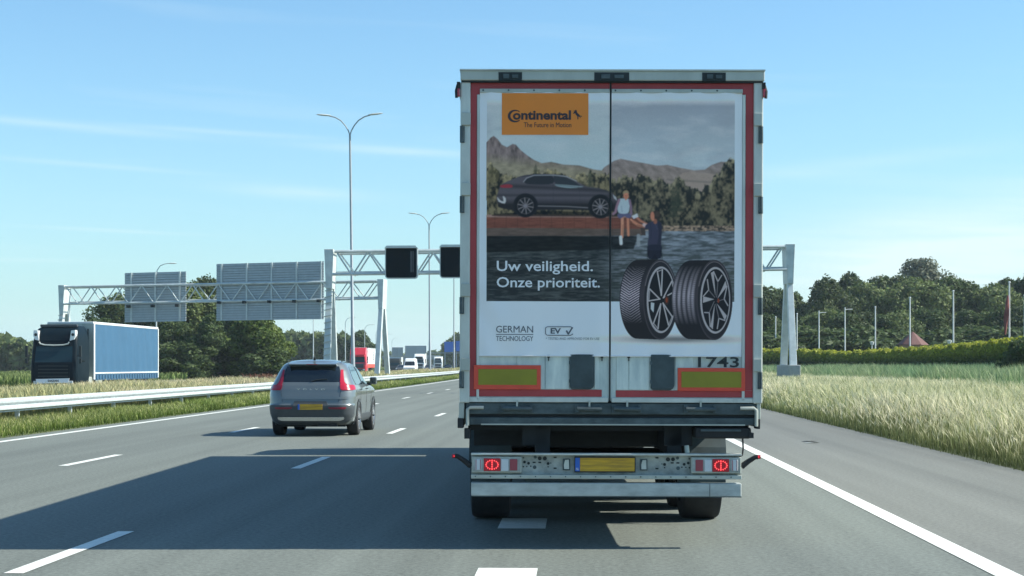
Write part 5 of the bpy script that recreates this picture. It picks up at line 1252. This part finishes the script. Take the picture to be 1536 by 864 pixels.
# ================================================================== vegetation
def leaf_cards(C, Nn, size, rng, asp=.62):
    """C centres, Nn outward directions; returns quads scattered around those directions"""
    n = len(C); nv = Nn+rng.normal(0, .75, (n,3)); nv /= np.linalg.norm(nv, axis=1)[:,None]+1e-9
    t = np.cross(nv, rng.normal(0, 1, (n,3))); t /= np.linalg.norm(t, axis=1)[:,None]+1e-9
    bt = np.cross(nv, t); s = (size*rng.uniform(.6, 1.35, n))[:,None]
    V = np.stack([C-t*s, C-bt*s*asp*.8, C+t*s, C+bt*s*asp], 1).reshape(-1, 3); return V, np.arange(n*4).reshape(n, 4)
def crown_mesh(name, h, w, n, seed, base, lightc, trunk_h=.18, size=.25, nb=26, squash=1.0):
    rng = np.random.default_rng(seed); blobs = []
    for k in range(nb):
        t = rng.uniform(0, 1)**.85; z = h*(trunk_h+.06+(.86-trunk_h)*t)
        prof = math.sin(PI*min(1, .18+.80*t))**.6; rmax = w/2*prof; a = rng.uniform(0, 2*PI); q = rng.uniform(.25, .82)*rmax
        br = w*rng.uniform(.13, .21)*(1.0 if t < .8 else .8); blobs.append((q*math.cos(a), q*math.sin(a), min(z, h-br*.9), br))
    blobs.append((0, 0, h*.6, w*.27)); blobs.append((0, 0, h*.8, w*.22))
    B = np.array(blobs); wgt = B[:,3]**2; wgt /= wgt.sum(); idx = rng.choice(len(B), n, p=wgt)
    d = rng.normal(0, 1, (n,3)); d /= np.linalg.norm(d, axis=1)[:,None]
    rr = B[idx,3]*rng.choice([1., .82, .6], n, p=[.55,.3,.15])*rng.normal(1, .09, n)
    lump = 1+.16*np.sin(d[:,0]*5+idx)*np.sin(d[:,1]*6+idx*2)*np.sin(d[:,2]*5)
    C = B[idx,:3]+d*(rr*lump)[:,None]*np.array([1,1,.85*squash])
    V, Q = leaf_cards(C, d, size, rng)
    bc = rng.uniform(.72, 1.3, len(B))[idx]; mixv = np.clip(rng.normal(.5, .28, n)+(bc-1)*.7, 0, 1)
    col = (np.array(base)[None]*(1-mixv[:,None])+np.array(lightc)[None]*mixv[:,None])*rng.uniform(.75, 1.25, (n,1))
    return np_mesh(name, V, Q, cols=np.repeat(col, 4, 0), m=M_LEAF), B
def trunk_mesh(h, w, B, seed, r=.28):
    rng = random.Random(seed); b = MB(); b.tube([(0,0,0),(.05,.02,h*.2),(-.08,.05,h*.45),(.05,0,h*.78)], [r*1.35,r,r*.7,r*.18], 8)
    for k in range(9):
        x, y, z, br = B[k]; z0 = h*rng.uniform(.18, .5); b.tube([(0,0,z0),(x*.5,y*.5,(z0+z)/2+.2),(x,y,z)], [r*.42,r*.25,r*.07], 5)
    return b.mesh('trunk', M_BARK)
DG = (.052,.086,.032); LG = (.185,.235,.078)
KINDS = {}
def kind(k, *a, **kw):
    m, B = crown_mesh('crown', *a, **kw); KINDS[k] = (m, trunk_mesh(a[0], a[1], B, a[3]), a[0])
kind('oak_a', 13., 11., 16150, 1, DG, LG); kind('oak_b', 12., 9.5, 14450, 2, DG, (.080,.120,.034), nb=22)
kind('oak_c', 14., 10., 16150, 3, (.034,.062,.026), (.090,.120,.040), nb=30); kind('alder', 12., 6.8, 11050, 4, DG, (.085,.128,.04), nb=20)
kind('bright', 9., 8., 12750, 5, (.060,.10,.022), (.150,.205,.045), trunk_h=.03, nb=24, size=.23); kind('pale', 15., 11., 14450, 6, (.075,.095,.060), (.190,.21,.135), size=.22, nb=26)
kind('bush', 5., 6., 8840, 7, DG, (.080,.118,.034), trunk_h=.0, nb=18, size=.22); kind('tall', 15., 8., 14450, 8, (.028,.052,.022), (.074,.11,.036), nb=26)
def tree(kd, px, ytop, D, label, rot, sx=1., grp=None, z0=0.1, name='deciduous_tree'):
    cm, tm, h = KINDS[kd]; H = zat(ytop, D)-z0; s = H/h
    r = empty(name, (uv_at(px, D), D, z0), (0, 0, rot)); r.scale = (s*sx, s*sx, s); tag(r, label, 'tree' if kd != 'bush' else 'shrub', grp)
    link('crown', cm, r); link('trunk', tm, r); return r
R3 = random.Random(9)
GR = 'trees in the wood behind the hedge'
right = [('tall',1140,424,238,'dark tree rising just right of the lorry, left of the gantry leg'),('oak_b',1163,431,246,'lower dark tree behind the left pole beside the gantry leg'),('alder',1189,436,236,'dark tree directly behind the gantry leg'),
 ('oak_a',1213,452,240,'tree in the low dip of the wood right of the gantry leg'),('oak_c',1243,416,232,'broad oak with an open ragged crown just right of the dip'),('tall',1273,403,240,'tallest dark oak left of the pale crown'),
 ('oak_a',1300,422,236,'dark tree right of the tallest oak'),('oak_b',1325,413,244,'dark oak above the pole left of the hut'),('oak_c',1350,412,238,'dark tree rising straight above the hut'),
 ('oak_a',1378,414,232,'dense dark tree in front of the pale crown'),('tall',1406,415,240,'dark tree on the right flank of the pale crown'),('oak_b',1432,416,234,'dark tree behind the pole right of the hut'),
 ('oak_c',1462,425,238,'lower dark tree two steps right of the pale crown'),('oak_a',1490,423,232,'dark tree left of the pole with the red flag'),('tall',1515,412,240,'high dark tree behind the red flag'),('oak_c',1545,409,234,'high dark tree at the right edge of the view'),('oak_a',1580,412,236,'dark tree just outside the right edge')]
for k, px, yt, D, lb_ in right: tree(k, px, yt, D, lb_, R3.uniform(0, 6.28), 1.0, GR)
tree('pale', 1382, 386, 292, 'pale grey-green domed tree crown standing above the dark wood', 1.0, 1.0, GR)
front = [(1150,470),(1180,478),(1210,482),(1240,462),(1268,470),(1296,466),(1322,470),(1346,464),(1394,462),(1420,466),(1448,462),(1478,466),(1506,462),(1532,458),(1560,460)]
where = ['right beside the lorry','behind the gantry leg','below the dip of the wood','below the ragged oak','below the tallest oak','left of the hut, second','left of the hut, nearest','over the hut','right of the hut, nearest','right of the hut, second','right of the hut, third','left of the flag pole','behind the flag pole','at the right edge','outside the right edge']
for i, (px, yt) in enumerate(front): tree(('oak_b','bright','alder','oak_a')[i % 4] if i % 4 != 1 else 'oak_c', px, yt, 205+R3.uniform(-6, 6), 'smaller tree of the lower front row '+where[i], R3.uniform(0, 6.28), 1.15, 'smaller trees in front of the wood')
for px, wh in ((1152,'next to the lorry'),(1180,'behind the gantry leg'),(1212,'right of the gantry leg'),(1247,'between the two poles that have arms'),(1290,'left of the round-headed path lamp'),(1335,'close left of the hut'),
        (1408,'close right of the hut'),(1444,'below the lowest pole right of the hut'),(1480,'midway between the hut and the flag'),(1515,'under the furled flag'),(1550,'at the right edge')):
    tree('bush', px, 497+R3.uniform(-5, 6), 194+R3.uniform(-3, 3), 'dark shrub at the foot of the wood, '+wh, R3.uniform(0, 6.28), 1.9, 'dark shrubs at the foot of the wood', name='shrub')
GL = 'trees behind the opposite gantry'
for k, px, yt, D, lb_, sx in (('oak_b',150,476,182,'dark oak rising over the middle of the blue trailer',1.15),('oak_a',180,438,190,'dark oak with a ragged crown left of the smaller sign back',1.0),('oak_c',212,436,196,'dark tree hidden behind the smaller sign back',1.),
    ('tall',243,440,190,'dark tree under the right half of the smaller sign back',1.),('oak_a',275,424,186,'high dark tree just left of the wide sign back',1.),('oak_c',302,414,188,'highest dark tree, between the two sign backs',1.),('tall',330,428,192,'dark tree behind the left end of the wide sign back',1.),
    ('oak_b',352,452,180,'dark tree behind the middle of the wide sign back',1.1),('bright',383,466,172,'bright green tree at the right end of the left clump',1.2),('bright',404,484,176,'low bright tree at the end of the left clump',1.0),('alder',318,470,170,'slim tree below the left end of the wide sign back',1.2),('oak_b',262,480,172,'lower tree standing right of the blue lorry',1.2)):
    tree(k, px, yt, D, lb_, R3.uniform(0, 6.28), sx, GL)
for px, wh in ((250,'touching the rear of the blue lorry'),(285,'second from the blue lorry'),(325,'in the middle, under the wide sign back'),(362,'behind the two white cars'),(400,'at the right end')):
    tree('bush', px, 518+R3.uniform(-8, 8), 172+R3.uniform(-4, 4), 'shrub under the left trees, '+wh, R3.uniform(0, 6.28), 1.7, 'shrubs under the left trees', name='shrub')
tree('alder', 541, 494, 410, 'single taller tree above the red-cab lorry', 1., 1.2); tree('bush', 556, 516, 420, 'small round tree right of the red-cab lorry', 2., 1.)
# far woods, each one continuous mass
def wood(name, pxs, tops, D0, D1, n, seed, label, size=.5, z0=0, c0=DG, c1=LG):
    rng = np.random.default_rng(seed); px = rng.uniform(pxs[0], pxs[-1], n); yt = np.interp(px, pxs, tops)
    yt = yt+1.8*np.sin(px/3.1+seed)+1.2*np.sin(px/1.3); D = rng.uniform(D0, D1, n)
    ztop = EYE+(546-yt)/F*D0; q = rng.uniform(0, 1, n)**.7
    bump = 1+.04*np.sin(px*1.7+D*.15)
    z = z0+(ztop*bump-z0)*q; sel = rng.random(n) < np.clip(1.3-(D-D0)/(D1-D0)*q, .25, 1); 
    C = np.stack([(px-768)/F*D, D, z], 1)[sel]; nn = len(C); d = np.tile([0,-.6,.5], (nn,1))
    V, Q = leaf_cards(C, d, size, rng); cl = fbm(px[sel]/6+D[sel]*.03, z[sel]/2.5, seed, 3); cl = np.clip(cl*2.4-.7, 0, 1)
    col = np.array(c0)[None]*(1-cl[:,None])+np.array(c1)[None]*cl[:,None]
    o = link(name, np_mesh(name, V, Q, cols=np.repeat(col*rng.uniform(.8, 1.2, (nn,1)), 4, 0), m=M_LEAF)); o['kind'] = 'stuff'; o['label'] = label
    return o
wood('distant_wood', [-60,0,20,40,60,130,190,260], [508,502,506,514,515,516,518,520], 330, 370, 26000, 1, 'far green wood behind the dark cab of the blue lorry', .75)
wood('distant_wood', [395,415,440,470,500,530,570], [505,502,499,502,500,505,524], 420, 460, 26000, 2, 'far wood between the left trees and the red-cab lorry', .8)
wood('distant_wood', [545,575,600,640,660,690,720], [532,530,533,530,527,520,522], 830, 880, 12000, 3, 'hazy far treeline behind the bridge', 1.4)
wood('distant_wood', [664,672,684,700,740], [520,509,503,500,500], 560, 600, 9000, 4, 'dark far trees behind the blue signs beside the lorry', .9)
wood('distant_wood', [1060,1140,1250,1400,1560,1640], [470,462,458,455,452,455], 262, 275, 30000, 5, 'dense dark depth of the wood behind the right-hand trees', .55, c0=DG, c1=(.05,.08,.03))
wood('distant_wood', [120,170,230,300,360,410], [500,478,470,460,472,500], 206, 214, 16000, 6, 'dense dark depth behind the left clump of trees', .5, c0=DG, c1=(.05,.08,.03))
# hedge
def hedge():
    rng = np.random.default_rng(77); r = empty('hedge', (30.5, 130, .2)); tag(r, 'long clipped hedge with yellow-green top coloured as sunlit, along the ditch at right', 'hedge')
    pts = [(1120,527.5,178),(1200,527,172),(1260,531,160),(1330,527.5,145),(1400,523.5,130),(1460,519,118),(1510,513,108),(1560,511,100)]
    P_ = np.array(pts); n = 60000; px = rng.uniform(1118, 1560, n); D = np.interp(px, P_[:,0], P_[:,2]); yt = np.interp(px, P_[:,0], P_[:,1])
    h = EYE+(546-yt)/F*D-.2; X = (px-768)/F*D
    side = rng.random(n); wdt = 1.9
    off = np.where(side < .55, rng.normal(0, .10, n), rng.uniform(0, wdt, n)); zt = np.where(side < .55, rng.uniform(0, 1, n), 1.)*h+rng.normal(0, .07, n)
    zt += .10*np.sin(px*.31)+.08*np.sin(px*.83)+.06*np.sin(px*1.9+1)
    C = np.stack([X+off*.55, D+off*.85, .2+zt], 1); d = np.where((side < .55)[:,None], [[-.5,-.8,.25]], [[.1,-.1,1.]])
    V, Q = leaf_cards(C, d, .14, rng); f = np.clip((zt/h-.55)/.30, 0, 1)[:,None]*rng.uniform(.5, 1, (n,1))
    col = np.array([[.045,.078,.022]])*(1-f)+np.array([[.42,.44,.05]])*f; col = col*rng.uniform(.75, 1.25, (n,1))  # yellow-green leaves; sunlit top and shaded lower side painted into their colour
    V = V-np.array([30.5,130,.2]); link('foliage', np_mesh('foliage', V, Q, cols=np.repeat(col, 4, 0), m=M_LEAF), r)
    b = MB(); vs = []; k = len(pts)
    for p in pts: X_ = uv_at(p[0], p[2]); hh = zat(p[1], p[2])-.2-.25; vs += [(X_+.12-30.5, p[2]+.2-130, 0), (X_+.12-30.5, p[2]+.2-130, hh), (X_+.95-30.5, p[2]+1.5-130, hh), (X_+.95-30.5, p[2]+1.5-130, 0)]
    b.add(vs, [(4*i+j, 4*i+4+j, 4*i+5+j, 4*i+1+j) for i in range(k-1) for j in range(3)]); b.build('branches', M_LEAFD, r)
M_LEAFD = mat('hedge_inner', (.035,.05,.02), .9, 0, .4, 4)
hedge()
tree('bush', 1532, 511, 92, 'dark shrub at the right end of the hedge', 2.2, 1.0, name='shrub')
# grasses: every blade a bent strip with a seed head
def grass(name, label, u0, u1, v0, v1, n, seed, h0, h1, wd, cb, cm_, ct, headw=2.2, power=1.6, edge=None, lean=.20, patch=None, curve=True):
    rng = np.random.default_rng(seed); q = rng.random(n); v = v0*(v1/v0)**(q**(1/1.0)) if power else rng.uniform(v0, v1, n)
    u = rng.uniform(u0, u1, n); 
    if edge: keep = rng.random(n) < np.clip((edge(u))*1.0, 0, 1); u, v = u[keep], v[keep]; n = len(u)
    P = Wn(u, v, ground_z(u)-.01); big = fbm(u/2.6+40, v/3.4+40, seed, 3)
    h = rng.uniform(h0, h1, n)*(.72+.56*big)
    if edge: h = h*np.clip(.45+edge(u)*.6, .4, 1)
    wv = wd*np.clip(v/28, .8, 7)*rng.uniform(.6, 1.4, n)
    a = rng.uniform(0, 2*PI, n); t = np.stack([np.cos(a), np.sin(a)*.55, 0*a], 1)
    ld = rng.normal(0, lean, (n,2))+np.array([[-.06, -.02]]); l3 = np.concatenate([ld, np.zeros((n,1))], 1)*h[:,None]
    up = np.array([[0,0,1.]]); w3 = t*wv[:,None]
    b0 = P; m1 = P+up*h[:,None]*.62+l3*.35; m2 = P+up*h[:,None]*.80+l3*.62; m3 = P+up*h[:,None]*.93+l3*.9; tp = P+up*h[:,None]*1.0+l3*1.15
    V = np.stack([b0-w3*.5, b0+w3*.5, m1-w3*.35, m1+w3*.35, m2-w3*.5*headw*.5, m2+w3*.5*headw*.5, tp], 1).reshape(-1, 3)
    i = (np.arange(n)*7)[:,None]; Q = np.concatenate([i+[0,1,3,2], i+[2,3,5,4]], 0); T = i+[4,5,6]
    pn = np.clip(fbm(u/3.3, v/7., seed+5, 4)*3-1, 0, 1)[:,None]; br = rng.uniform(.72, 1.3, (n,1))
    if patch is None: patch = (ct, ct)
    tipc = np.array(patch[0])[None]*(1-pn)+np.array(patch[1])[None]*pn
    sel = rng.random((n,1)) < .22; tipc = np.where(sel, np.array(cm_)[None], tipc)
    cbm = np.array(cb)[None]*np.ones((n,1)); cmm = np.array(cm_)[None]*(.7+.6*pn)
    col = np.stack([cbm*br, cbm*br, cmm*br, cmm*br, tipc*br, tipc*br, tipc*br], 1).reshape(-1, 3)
    o = link(name, np_mesh(name, V, Q, T, col, M_GRASS)); o['kind'] = 'stuff'; o['label'] = label; return o
rampR = lambda u: (u-6.35)/1.2
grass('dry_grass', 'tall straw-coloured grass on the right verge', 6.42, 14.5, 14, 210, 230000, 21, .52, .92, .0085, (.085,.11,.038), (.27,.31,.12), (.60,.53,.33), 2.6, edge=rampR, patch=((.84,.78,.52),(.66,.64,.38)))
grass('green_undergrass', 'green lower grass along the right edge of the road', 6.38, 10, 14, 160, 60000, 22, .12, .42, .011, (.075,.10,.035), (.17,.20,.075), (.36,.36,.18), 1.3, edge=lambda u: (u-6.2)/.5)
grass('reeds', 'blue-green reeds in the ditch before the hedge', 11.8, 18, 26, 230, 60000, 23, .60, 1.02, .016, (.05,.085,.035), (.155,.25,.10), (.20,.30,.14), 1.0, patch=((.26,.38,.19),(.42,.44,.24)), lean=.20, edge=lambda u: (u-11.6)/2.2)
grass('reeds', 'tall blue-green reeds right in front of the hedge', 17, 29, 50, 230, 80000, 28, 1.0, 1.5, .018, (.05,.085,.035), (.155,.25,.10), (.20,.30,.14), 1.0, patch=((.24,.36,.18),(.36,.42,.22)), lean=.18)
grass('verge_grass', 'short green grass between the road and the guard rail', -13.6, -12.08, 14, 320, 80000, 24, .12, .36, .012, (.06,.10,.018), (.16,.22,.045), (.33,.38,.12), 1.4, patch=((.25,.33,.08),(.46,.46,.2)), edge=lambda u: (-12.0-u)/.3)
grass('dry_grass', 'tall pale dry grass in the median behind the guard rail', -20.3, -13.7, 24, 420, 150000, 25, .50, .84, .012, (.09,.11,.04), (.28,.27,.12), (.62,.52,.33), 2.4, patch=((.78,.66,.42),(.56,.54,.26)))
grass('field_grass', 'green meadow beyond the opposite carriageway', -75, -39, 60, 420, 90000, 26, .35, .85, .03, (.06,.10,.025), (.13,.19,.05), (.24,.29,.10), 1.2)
grass('sorrel', 'reddish brown weeds in the median grass', -17.6, -15.2, 84, 94, 500, 27, .7, .9, .02, (.12,.10,.04), (.20,.13,.07), (.26,.12,.08), 3.0)
# litter and stones on the shoulder
rr = random.Random(4)
for i, (px, py) in enumerate(((1214, 663), (1219, 665))):
    D = 3763/(py-546); X = uv_at(px, D); b = MB()
    vs = [(X+dx, D+dy, .006+dz) for dx, dy, dz in ((-.17,0,0),(-.05,.04,.010),(.16,.02,.004),(.05,-.02,.012),(-.1,-.02,.0))]
    b.add(vs, [(0,1,2,3,4)]); b.add([(x, y, z+.006) for x, y, z in vs], [(0,1,2,3,4)])
    tag(b.build('road_debris', M_INK if i == 0 else M_ALU, None), ('flat dark scrap of rubber lying on the hard shoulder' if i == 0 else 'small pale scrap lying beside the dark one on the hard shoulder'), 'debris')

# ------------------------------------------------------------------ air
hb = MB(); hb.box(-5400, 5400, -400, 5400, -2.0, 30.0)
hm = bpy.data.materials.new('air'); hm.use_nodes = True; hn = hm.node_tree.nodes; hn.remove(hn['Principled BSDF'])
pv = hn.new('ShaderNodeVolumePrincipled'); pv.inputs['Density'].default_value = 0.00017; pv.inputs['Color'].default_value = (.80, .93, 1, 1); pv.inputs['Anisotropy'].default_value = 0.0
hm.node_tree.links.new(pv.outputs[0], hn['Material Output'].inputs['Volume'])
hz_o = hb.build('haze', hm); hz_o['kind'] = 'stuff'; hz_o['label'] = 'thin pale summer haze over the road and fields'
